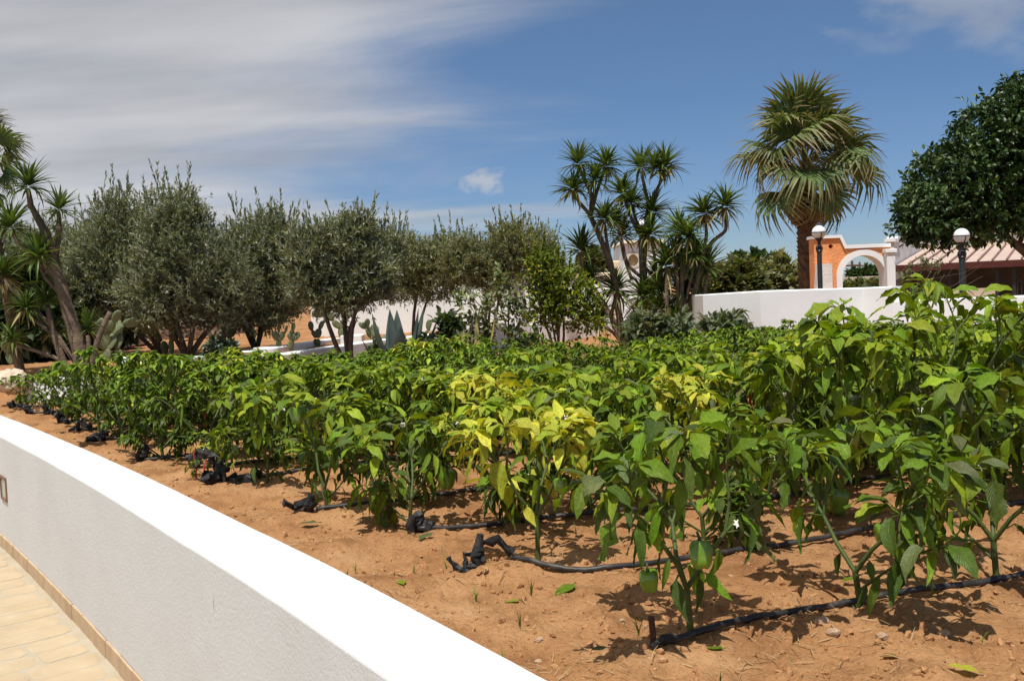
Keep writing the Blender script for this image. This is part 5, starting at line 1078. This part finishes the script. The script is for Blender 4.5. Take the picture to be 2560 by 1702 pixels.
yucca('middle tall yucca of the central clump, straight trunk with twin top heads', (1612, 870), 14.2,
      [([(1606, 880), (1612, 740), (1610, 640), (1622, 510)], 0.055, 0.036), ([(1622, 515), (1612, 470), (1603, 428)], 0.03, 0.02), ([(1624, 510), (1640, 480), (1664, 425)], 0.03, 0.02), ([(1611, 600), (1585, 560), (1558, 490)], 0.03, 0.02), ([(1612, 600), (1590, 550), (1580, 512)], 0.026, 0.02), ([(1614, 590), (1626, 560), (1630, 535)], 0.028, 0.02),
       ([(1612, 700), (1570, 660), (1554, 596)], 0.028, 0.02), ([(1600, 860), (1590, 800), (1606, 748)], 0.03, 0.022), ([(1620, 760), (1640, 680), (1627, 592)], 0.026, 0.02), ([(1580, 700), (1560, 640), (1545, 560)], 0.025, 0.02)],
      [(1604, 420, 52), (1664, 416, 54), (1638, 424, 46), (1557, 484, 48), (1580, 508, 48), (1630, 530, 52), (1554, 592, 52), (1625, 588, 52), (1607, 742, 62), (1545, 556, 46)], 2, extra=[(1640, 700, 50), (1600, 810, 50)])
yucca('right-hand yucca of the central clump, one bare arm reaching right', (1700, 870), 13.2,
      [([(1690, 880), (1720, 780), (1745, 700), (1752, 640)], 0.048, 0.034), ([(1752, 645), (1780, 605), (1812, 578), (1814, 550), (1812, 520)], 0.028, 0.02), ([(1755, 635), (1766, 590), (1761, 540)], 0.026, 0.02), ([(1700, 840), (1705, 700), (1700, 582)], 0.034, 0.022), ([(1690, 860), (1668, 760), (1668, 668)], 0.034, 0.024), ([(1730, 800), (1760, 740), (1768, 676)], 0.03, 0.022), ([(1700, 850), (1712, 790), (1711, 744)], 0.03, 0.022), ([(1712, 700), (1725, 640), (1718, 596)], 0.025, 0.02)],
      [(1812, 516, 54), (1761, 534, 50), (1700, 578, 56), (1668, 664, 64), (1768, 672, 64), (1711, 738, 62), (1720, 592, 50), (1650, 772, 50), (1755, 790, 44)], 3, extra=[(1690, 640, 50), (1738, 640, 48), (1735, 720, 52), (1690, 800, 50), (1660, 730, 50)])
yucca('left-hand yucca with thick swollen trunk at the left edge', (205, 935), 11.2,
      [([(215, 950), (195, 860), (160, 740), (120, 600), (78, 515)], 0.10, 0.032), ([(78, 520), (74, 495), (70, 474)], 0.035, 0.025), ([(140, 640), (148, 580), (147, 534)], 0.032, 0.024), ([(225, 930), (245, 850), (275, 780)], 0.04, 0.028), ([(160, 740), (120, 700), (94, 652)], 0.03, 0.022), ([(215, 900), (222, 870), (220, 838)], 0.03, 0.024), ([(170, 935), (140, 850), (118, 768)], 0.045, 0.028), ([(150, 700), (80, 640), (26, 580)], 0.03, 0.024)],
      [(70, 468, 72), (147, 526, 58), (26, 572, 80), (94, 644, 78), (118, 758, 62), (222, 826, 62), (138, 826, 50)], 4, extra=[(5, 690, 70), (62, 770, 56), (30, 850, 56)], big=1.12)

# ------------------------------------------------------------------ fan palms
def fan_mesh(seed, dry, tilt=0.0):
    rs = np.random.RandomState(seed); V = []; F = []; C = []; n = 32; pet = 0.85; ct, st = math.cos(tilt), math.sin(tilt)
    mbp = MB().tube([(0, 0, 0), (0, 0.5, 0.02), (0, pet, 0.0)], [0.022, 0.016, 0.012], 5, cap=False); V += [tuple(p) for p in mbp.v]; F += [f for f in mbp.f]; C += [(0.16, 0.15, 0.05)] * len(V)
    for k in range(n):
        a = R_(-98 + 196 * k / (n - 1)) + rs.normal() * 0.03; L = (1.0 if not dry else 0.85) * (1 - 0.18 * abs(a) / 1.7) * rs.uniform(0.92, 1.05); w = 0.030
        d = np.array([math.sin(a), math.cos(a), 0]); sd = np.array([math.cos(a), -math.sin(a), 0]); b0 = len(V)
        sag = rs.uniform(0.35, 1.15) * (1.3 if dry else 1.0)
        brown = np.array((0.25, 0.18, 0.095)); green = np.array((0.105, 0.165, 0.055)) * rs.uniform(0.65, 1.3)
        for i, f in enumerate((0.0, 0.3, 0.6, 0.82, 1.0)):
            ww = w * (0.25, 0.95, 0.9, 0.5, 0.06)[i]; p = np.array([0, pet, 0]) + d * L * (f - 0.22 * sag * max(0, f - 0.55) ** 1.2 * 2) + np.array([0, 0, 0.10 * math.sin(f * 2) - sag * max(0, f - 0.45) ** 1.6 * 1.5])
            for s, zq in ((-1, 0.010), (0, -0.006), (1, 0.010)):
                q3 = p + sd * ww * s + np.array([0, 0, zq * (1 - f)]); yy, z3 = q3[1] - pet, q3[2]; V.append((q3[0], pet + yy * ct + z3 * st, -yy * st + z3 * ct))
                mixf = 1.0 if dry else (0.9 if f > 0.95 else (0.55 if f > 0.8 else (0.12 if f > 0.5 else 0.0))); C.append(tuple(green * (1 - mixf) + brown * mixf * rs.uniform(0.8, 1.2)))
        for i in range(4):
            for q in range(2): a2 = b0 + i * 3 + q; F.append((a2, a2 + 1, a2 + 4, a2 + 3))
    return np_mesh('frond', np.array(V), np.array(F), M_PALM, smooth=False, col=np.array(C))
FAN = [fan_mesh(k, False, (0.1, 0.3, 0.5, 0.75)[k]) for k in range(4)]; FAND = [fan_mesh(10 + k, True, 0.5 + 0.4 * k) for k in range(2)]
def palm(label, base, top, Y, rb, rt, nfr, size, seed, zbase):
    rng = random.Random(seed); b = at(*base, Y); tp = at(*top, Y); t = thing('fan_palm', label, 'palm', (b[0], b[1], zbase), 0, 'fan palms'); o = np.array([b[0], b[1], zbase])
    H = tp[2] - zbase; n = 26; pts = []; rad = []
    for i in range(n + 1):
        f = i / n; pts.append(np.array([(tp[0] - b[0]) * f, 0, H * f])); rad.append((rb + (rt - rb) * f) * (1 + 0.05 * (i % 2)))
    MB().tube(pts, rad, 14).build('trunk', M_PBARK, t)
    for i in range(int(H / 0.10)):      # old leaf bases studding the trunk
        for k in range(7):
            a = 2 * math.pi * (k + 0.5 * (i % 2)) / 7 + rng.uniform(-0.2, 0.2); f = (i + rng.random() * 0.5) * 0.10 / H
            if f > 1 or f < 0.25: continue
            r = rb + (rt - rb) * f; c = np.array([(tp[0] - b[0]) * f, 0, H * f]); e = np.array([math.cos(a), math.sin(a), 0]); s = np.array([-e[1], e[0], 0]); w = 0.055 * r / 0.2
            MB().add([c + e * r * 0.95 - s * w, c + e * r * 0.95 + s * w, c + e * (r * 1.14 + 0.012) + s * w * 0.4 + np.array([0, 0, 0.085]), c + e * (r * 1.14 + 0.012) - s * w * 0.4 + np.array([0, 0, 0.085]), c + e * r * 0.9 + np.array([0, 0, 0.06])], [(0, 1, 2, 3), (1, 4, 2), (2, 4, 3), (3, 4, 0)]).build('leaf_base', M_PBARK, t)
    top3 = np.array([tp[0] - b[0], 0, H])
    for k in range(nfr):
        f = (k + 0.5) / nfr; el = R_(86 - 112 * f ** 0.85) + rng.uniform(-0.22, 0.22); a = k * 2.39996 + rng.uniform(-0.25, 0.25)
        dry = f > 0.86 or (f > 0.6 and rng.random() < 0.2); s = size * rng.uniform(0.8, 1.12) * (0.8 if dry else 1)
        if dry: el = R_(-58) + rng.uniform(-0.2, 0.2); s *= 0.8
        m = Matrix.Translation(top3 + np.array([0, 0, 0.30 - 0.6 * f])) @ Matrix.Rotation(a, 4, 'Z') @ Matrix.Rotation(el, 4, 'X') @ Matrix.Rotation(rng.uniform(-0.9, 0.9), 4, 'Y') @ Matrix.Diagonal((s, s, s, 1))
        link('frond', rng.choice(FAND) if dry else FAN[min(3, max(0, int(f * 4.4 + rng.uniform(-0.6, 0.6))))], t, m=m)
palm('tall fan palm with shaggy crown beside the orange archway', (2022, 800), (2012, 440), 22.0, 0.22, 0.17, 46, 1.08, 5, -1.0)
palm('fan palm cut by the left edge, bright fronds above the yucca', (58, 945), (-38, 430), 11.6, 0.055, 0.045, 26, 0.34, 6, 0.0)

# ------------------------------------------------------------------ prickly pears and agaves
def pad_mesh(seed):
    r = random.Random(seed); n = 14; V = []; F = []
    out = [(0.30 * math.sin(2 * math.pi * k / n) * (1 + 0.05 * r.uniform(-1, 1)) * (0.82 + 0.22 * (1 - math.cos(2 * math.pi * k / n)) / 2), 0.5 - 0.5 * math.cos(2 * math.pi * k / n)) for k in range(n)]
    for sgn in (-1, 1):
        for sc_, th in ((1.0, 0.018), (0.8, 0.045), (0.4, 0.058)):
            for x, z in out: V.append((x * sc_, sgn * th, 0.5 + (z - 0.5) * sc_))
        V.append((0, sgn * 0.062, 0.5))
    h = 3 * n + 1
    for s in range(2):
        b = s * h
        for ri in range(2):
            for k in range(n): j = (k + 1) % n; F.append((b + ri * n + k, b + ri * n + j, b + ri * n + n + j, b + ri * n + n + k))
        for k in range(n): j = (k + 1) % n; F.append((b + 2 * n + k, b + 2 * n + j, b + 3 * n))
    for k in range(n): j = (k + 1) % n; F.append((k, j, h + j, h + k))
    return MB().add(V, F).mesh('pad', M_CACT, smooth=True)
PADS = [pad_mesh(k) for k in range(3)]
def prickly(label, x, y, Y, hpx, npads, seed):
    rng = random.Random(seed); b = gbase(x, y, Y); p = at(x, y, Y); b = (b[0], b[1], min(p[2], b[2] + 0.1)); t = thing('prickly_pear', label, 'cactus', b, 0, 'prickly pears')
    S = hpx / FPX * Y; ps = S * 0.36; pads = []
    for k in range(npads):
        if k < max(2, npads // 5): m = Matrix.Translation((rng.uniform(-0.3, 0.3) * S, rng.uniform(-0.15, 0.15) * S, -0.03)) @ Matrix.Rotation(rng.uniform(-1.0, 1.0), 4, 'Z') @ Matrix.Rotation(rng.uniform(-0.25, 0.25), 4, 'Y')
        else:
            par = rng.choice(pads[-8:]); m = par @ Matrix.Translation((rng.uniform(-0.18, 0.18) * ps, 0, ps * rng.uniform(0.82, 0.97))) @ Matrix.Rotation(rng.uniform(-0.8, 0.8), 4, 'Z') @ Matrix.Rotation(rng.uniform(-0.7, 0.7), 4, 'Y') @ Matrix.Rotation(rng.uniform(-0.3, 0.3), 4, 'X')
            if m.translation.z > S * 0.95 or m.translation.z < 0: m = pads[0] @ Matrix.Translation((rng.uniform(-0.2, 0.2) * ps, 0, ps * 0.9)) @ Matrix.Rotation(rng.uniform(-0.9, 0.9), 4, 'Y')
        pads.append(m); q = ps * rng.uniform(0.85, 1.15); link('pad', rng.choice(PADS), t, m=m @ Matrix.Diagonal((q, q, q, 1)))
for lab, x, y, Y, h, n, sd in (('prickly pear crowding the left side of the tallest olive trunk', 432, 880, 14.6, 95, 16, 1), ('prickly pear on the right of the tallest olive trunk', 512, 880, 15.2, 60, 6, 2), ('tall prickly pear behind the left yucca trunk', 285, 905, 13.4, 115, 16, 3), ('prickly pear on the bare terrace right of the tallest olive', 580, 872, 15.4, 100, 12, 4),
                               ('pale prickly pear behind the white drum', 718, 872, 14.6, 75, 14, 5), ('prickly pear just right of the drum, against the white wall', 785, 862, 15.6, 65, 10, 6), ('prickly pear behind the square white block', 870, 845, 17.6, 90, 12, 7), ('large prickly pear behind the forked olive, left of the agave', 945, 850, 15.2, 80, 16, 8), ('prickly pear pads right of the blue agave, before the white house', 1065, 835, 16.2, 70, 8, 9),
                               ('low prickly pear at the left edge beneath the palm', 25, 905, 12.5, 85, 12, 10), ('prickly pear deep in shade behind the left yuccas', 120, 890, 14.0, 110, 14, 11), ('prickly pear by the dark ivy on the terrace', 640, 862, 16.5, 70, 8, 12)):
    prickly(lab, x, y, Y, h, n, sd)
def agave(label, x, y, Y, leaves, mat, seed):
    rng = random.Random(seed); p = at(x, y, Y); t = thing('agave', label, 'agave', (p[0], Y, -0.02)); o = np.array([p[0], Y, -0.02])
    for tx, ty, dY, w in leaves:
        e = at(tx, ty, Y + dY) - o; b = np.array([e[0] * 0.25, dY * 0.25, 0.02]); n = 9; V = []; F = []
        out = np.array([e[0], dY, 0.0]); out = out / (np.linalg.norm(out) + 1e-6); sd = np.cross(e - b, out + np.array([0, -0.01, 0])); sd = np.cross(np.array([0, 0, 1.0]), out) if np.linalg.norm(sd) < 1e-3 else sd / np.linalg.norm(sd); nn = np.cross(sd, (e - b) / np.linalg.norm(e - b))
        for i in range(n + 1):
            f = i / n; c = b + (e - b) * f + out * 0.10 * math.sin(f * math.pi) * np.linalg.norm(e - b) * 0.5; hw = w * (0.75 + 0.5 * f if f < 0.4 else 0.95 * (1 - ((f - 0.4) / 0.6) ** 1.6)) + 0.001
            for s in (-1, -0.5, 0, 0.5, 1): V.append(c + sd * hw * s + nn * (0.30 * hw * (abs(s) ** 1.5)) * -1)
            for s in (1, 0.5, 0, -0.5, -1): V.append(c + sd * hw * s * 0.97 + nn * (0.30 * hw * (abs(s) ** 1.5) * -1 + 0.16 * hw * (1 - s * s) + 0.002))
        for i in range(n):
            for k in range(10): j = (k + 1) % 10; F.append((i * 10 + k, i * 10 + j, i * 10 + 10 + j, i * 10 + 10 + k))
        MB().add(V, F).build('leaf', mat, t, smooth=True)
agave('big blue-grey agave with broad pointed leaves behind the plant rows', 995, 905, 11.7, [(930, 782, -0.12, 0.115), (974, 772, 0.22, 0.10), (992, 774, 0.28, 0.10), (1000, 815, -0.3, 0.14), (1046, 770, 0.1, 0.105), (1060, 766, 0.3, 0.07), (1098, 784, 0.0, 0.08), (905, 850, -0.2, 0.07), (1070, 850, -0.25, 0.07)], M_AGAVE, 1)
agave('yellow-edged agave with two long curling leaves', 1190, 900, 12.2, [(1131, 778, 0.05, 0.05), (1150, 790, 0.2, 0.045), (1190, 786, 0.1, 0.04), (1238, 780, 0.1, 0.04), (1225, 840, -0.2, 0.045)], M_AGAVY, 2)

# dark ivy clump on the kerb wall
tree('ivy_clump', 'dark ivy hanging over the kerb wall left of the white drum', 'shrub', gbase(550, 900, 12.9), 3, 0.012, [blob(545, 870, 12.9, 35, 24), blob(570, 885, 12.8, 28, 18)], 90, 0.1, 8, 0.085, [((0.02, 0.04, 0.02), 3), ((0.035, 0.06, 0.03), 1)], L_BROAD, M_FICUS, M_BARK, 71, 0.0, 0, 0.4, 1.0, 0.4)

# ------------------------------------------------------------------ soil litter, weeds, clods
rs = np.random.RandomState(9)
n = 16000; a = rs.uniform(-0.55, 0.62, n); d = 1.7 + 6.3 * rs.uniform(0, 1, n) ** 1.5; xs = d * np.tan(a); ys = d
ok = side(xs, ys) > 0.33; xs, ys = xs[ok], ys[ok]; zs_ = terrain(xs, ys) + bumps(xs, ys)
ico = np.array([(0, 0, -1), (0.72, -0.53, -0.45), (-0.28, -0.85, -0.45), (-0.89, 0, -0.45), (-0.28, 0.85, -0.45), (0.72, 0.53, -0.45), (0.28, -0.85, 0.45), (-0.72, -0.53, 0.45), (-0.72, 0.53, 0.45), (0.28, 0.85, 0.45), (0.89, 0, 0.45), (0, 0, 1)])
icf = np.array([(0, 1, 2), (1, 0, 5), (0, 2, 3), (0, 3, 4), (0, 4, 5), (1, 5, 10), (2, 1, 6), (3, 2, 7), (4, 3, 8), (5, 4, 9), (1, 10, 6), (2, 6, 7), (3, 7, 8), (4, 8, 9), (5, 9, 10), (6, 10, 11), (7, 6, 11), (8, 7, 11), (9, 8, 11), (10, 9, 11)])[:, ::-1]
sz = 0.002 + 0.013 * rs.uniform(0, 1, len(xs)) ** 4.0
Rm = basis(unit(rs.normal(size=(len(xs), 3))), unit(rs.normal(size=(len(xs), 3))), sz) * rs.uniform(0.45, 1.25, (len(xs), 1, 3))
ico = ico * (1 + rs.uniform(-0.4, 0.3, (12, 1)))
V, F, C = scatter([(ico, icf)], {0: (Rm, np.stack([xs, ys, zs_ + sz * 0.1], 1), np.ones((len(xs), 3)))})
tag(link('soil_clods', np_mesh('soil_clods', V, F, M_CLOD)), 'loose clods and pebbles strewn over the red soil', 'clods', kind='stuff')
n = 5200; a = rs.uniform(-0.5, 0.62, n); d = 2.0 + 4.5 * rs.uniform(0, 1, n) ** 1.4; xs = d * np.tan(a); ys = d; v = xs * RN[0] + ys * RN[1]
near = np.min(np.abs(v[:, None] - np.array(ROWV)[None]), axis=1) < 0.16 + 0.3 * (rs.uniform(size=n) < 0.2); ok = (side(xs, ys) > 0.36) & near; xs, ys = xs[ok], ys[ok]; zs_ = terrain(xs, ys) + bumps(xs, ys)
strawT = (np.array([(-0.02, 0, 0), (0.02, 0, 0), (0.025, 0.5, 0.06), (-0.015, 0.5, 0.06), (0.01, 1, 0.0), (-0.005, 1, 0.0)]), np.array([(0, 1, 2, 3), (3, 2, 4, 5)]))
aa = unit(np.stack([rs.normal(size=len(xs)), rs.normal(size=len(xs)), rs.normal(size=len(xs)) * 0.12], 1)); V, F, C = scatter([strawT], {0: (basis(aa, np.array([[0, 0, 1.0]]) + rs.normal(size=aa.shape) * 0.3, rs.uniform(0.015, 0.075, len(xs))), np.stack([xs, ys, zs_ + 0.005], 1), np.ones((len(xs), 3)))})
tag(link('dry_litter', np_mesh('dry_litter', V, F, M_STRAW)), 'dry straw and stalk litter around the plant rows', 'litter', kind='stuff')
# fallen leaves, each its own thing
rl = random.Random(4); flat_leaf = blade(1.0, 0.26, 4, 3, 6, -6, 0.12, 0.12, 0.12, 0.1, 3, 0.75); FLM = np_mesh('fallen_leaf', flat_leaf[0], flat_leaf[1], M_LEAFO, smooth=True, uv=flat_leaf[2])
for lab, x, y, s, c in (('yellow-green fallen leaf between the hose ends', 1303, 1487, 0.05, C_LIME), ('green curled leaf fallen below the yellow-topped plant', 1440, 1452, 0.10, C_GREEN), ('pale fallen leaf beside the white wall', 1010, 1468, 0.07, C_LIME), ('pale withered leaves lying before the sparse plant', 1045, 1352, 0.09, C_GREY), ('fallen leaf behind the sparse plant, by the second hose', 1215, 1342, 0.06, C_GREY), ('fallen leaf near the bottom, by the nearest plant', 1490, 1602, 0.09, C_GREY), ('small bright leaf fallen right of the nearest stem', 1815, 1625, 0.05, C_GREEN), ('yellow fallen leaf at the bottom right', 2460, 1678, 0.075, C_YEL), ('fallen leaf between the two nearest plants', 2105, 1455, 0.055, C_GREEN), ('dry curled leaf fallen at the lower right', 2200, 1640, 0.07, (0.3, 0.17, 0.07)), ('long withered leaf lying behind the wall edge', 805, 1302, 0.09, C_GREY)):
    p = onz(x, y, 0.0); o = link('fallen_leaf', FLM, None, m=Matrix.Translation((p[0], p[1], gz(p[0], p[1]) + 0.012)) @ Matrix.Rotation(rl.uniform(0, 6.28), 4, 'Z') @ Matrix.Rotation(rl.uniform(-0.2, 0.2), 4, 'X') @ Matrix.Diagonal((s, s, s, 1))); o.color = (*[min(1, v * 0.9) for v in c], 1); tag(o, lab, 'leaf', 'fallen leaves')
# grass sprouts
def sprout(lab, x, y, h, nb, seed):
    r = np.random.RandomState(seed); p = onz(x, y, 0.0); t = thing('grass_sprout', lab, 'grass', (p[0], p[1], gz(p[0], p[1])), 0, 'grass sprouts on the soil'); bt = blade(1.0, 0.028, 5, 2, 88, 70, 0.0, 0.0, 0.0, 0, 1, 0.4)[:2]
    for k in range(nb):
        q = blade(h * r.uniform(0.5, 1.1), h * 0.03 + 0.001, 5, 3, 84, r.uniform(35, 75), 0.4, 0, 0, 0, k, 0.35); o = link('blade', np_mesh('blade', q[0], q[1], M_BLADE, col=np.tile(np.array([[0.15, 0.21, 0.04]]) * r.uniform(0.7, 1.4), (len(q[0]), 1))), t); o.rotation_euler = (0, 0, r.uniform(0, 6.28))
for lab, x, y, h, nb, sd in (('tallest grass sprout left of the nearest stem', 1597, 1580, 0.14, 3, 1), ('grass tuft below the folded stake', 1190, 1485, 0.06, 6, 2), ('grass sprout in front of the yellow-topped plant', 1328, 1468, 0.085, 4, 3), ('thin grass sprout beside the wall, mid photo', 888, 1418, 0.06, 3, 4), ('grass sprout left of the folded stake', 1035, 1432, 0.055, 3, 5), ('second grass sprout left of the folded stake', 1115, 1414, 0.06, 2, 6), ('grass sprout at the foot of the white wall edge', 1258, 1635, 0.05, 3, 7), ('grass tuft right of the wall edge, below the stake', 1300, 1560, 0.06, 4, 8), ('grass tuft hugging the wall left of mid photo', 868, 1440, 0.04, 5, 9), ('small weed near the drum of litter at right', 2455, 1600, 0.04, 6, 10), ('fine grass sprout between stake and yellow-topped plant', 1440, 1330, 0.06, 3, 11), ('sprout under the nearest plant at the bottom right', 1800, 1690, 0.04, 4, 12)):
    sprout(lab, x, y, h, nb, sd)

for k, (lab, x, y, r_) in enumerate((('pale stone near the wall edge at the bottom', 1346, 1583, 0.018), ('pale stone below the second nearest plant', 2055, 1562, 0.03), ('flat whitish stone at the bottom by the wall', 1345, 1628, 0.014), ('white pebble left of the rusty peg', 1616, 1550, 0.010), ('tan stone right of the white one, below the second plant', 2085, 1585, 0.026), ('round tan stone among shadows at the lower right', 2205, 1600, 0.022), ('pale pebble beside the third hose', 1135, 1272, 0.016), ('tan stone by the right edge', 2360, 1572, 0.022), ('pale pebble on the open soil left of the nearest plant', 1555, 1538, 0.013), ('whitish pebble in the strip beside the wall', 590, 1268, 0.014))):
    p = onz(x, y, 0.0); rock('stone', lab, (p[0], p[1], gz(p[0], p[1]) + r_ * 0.25), (r_ * 0.8, r_ * 0.62, r_ * 0.45), 40 + k, M_FSTONE)
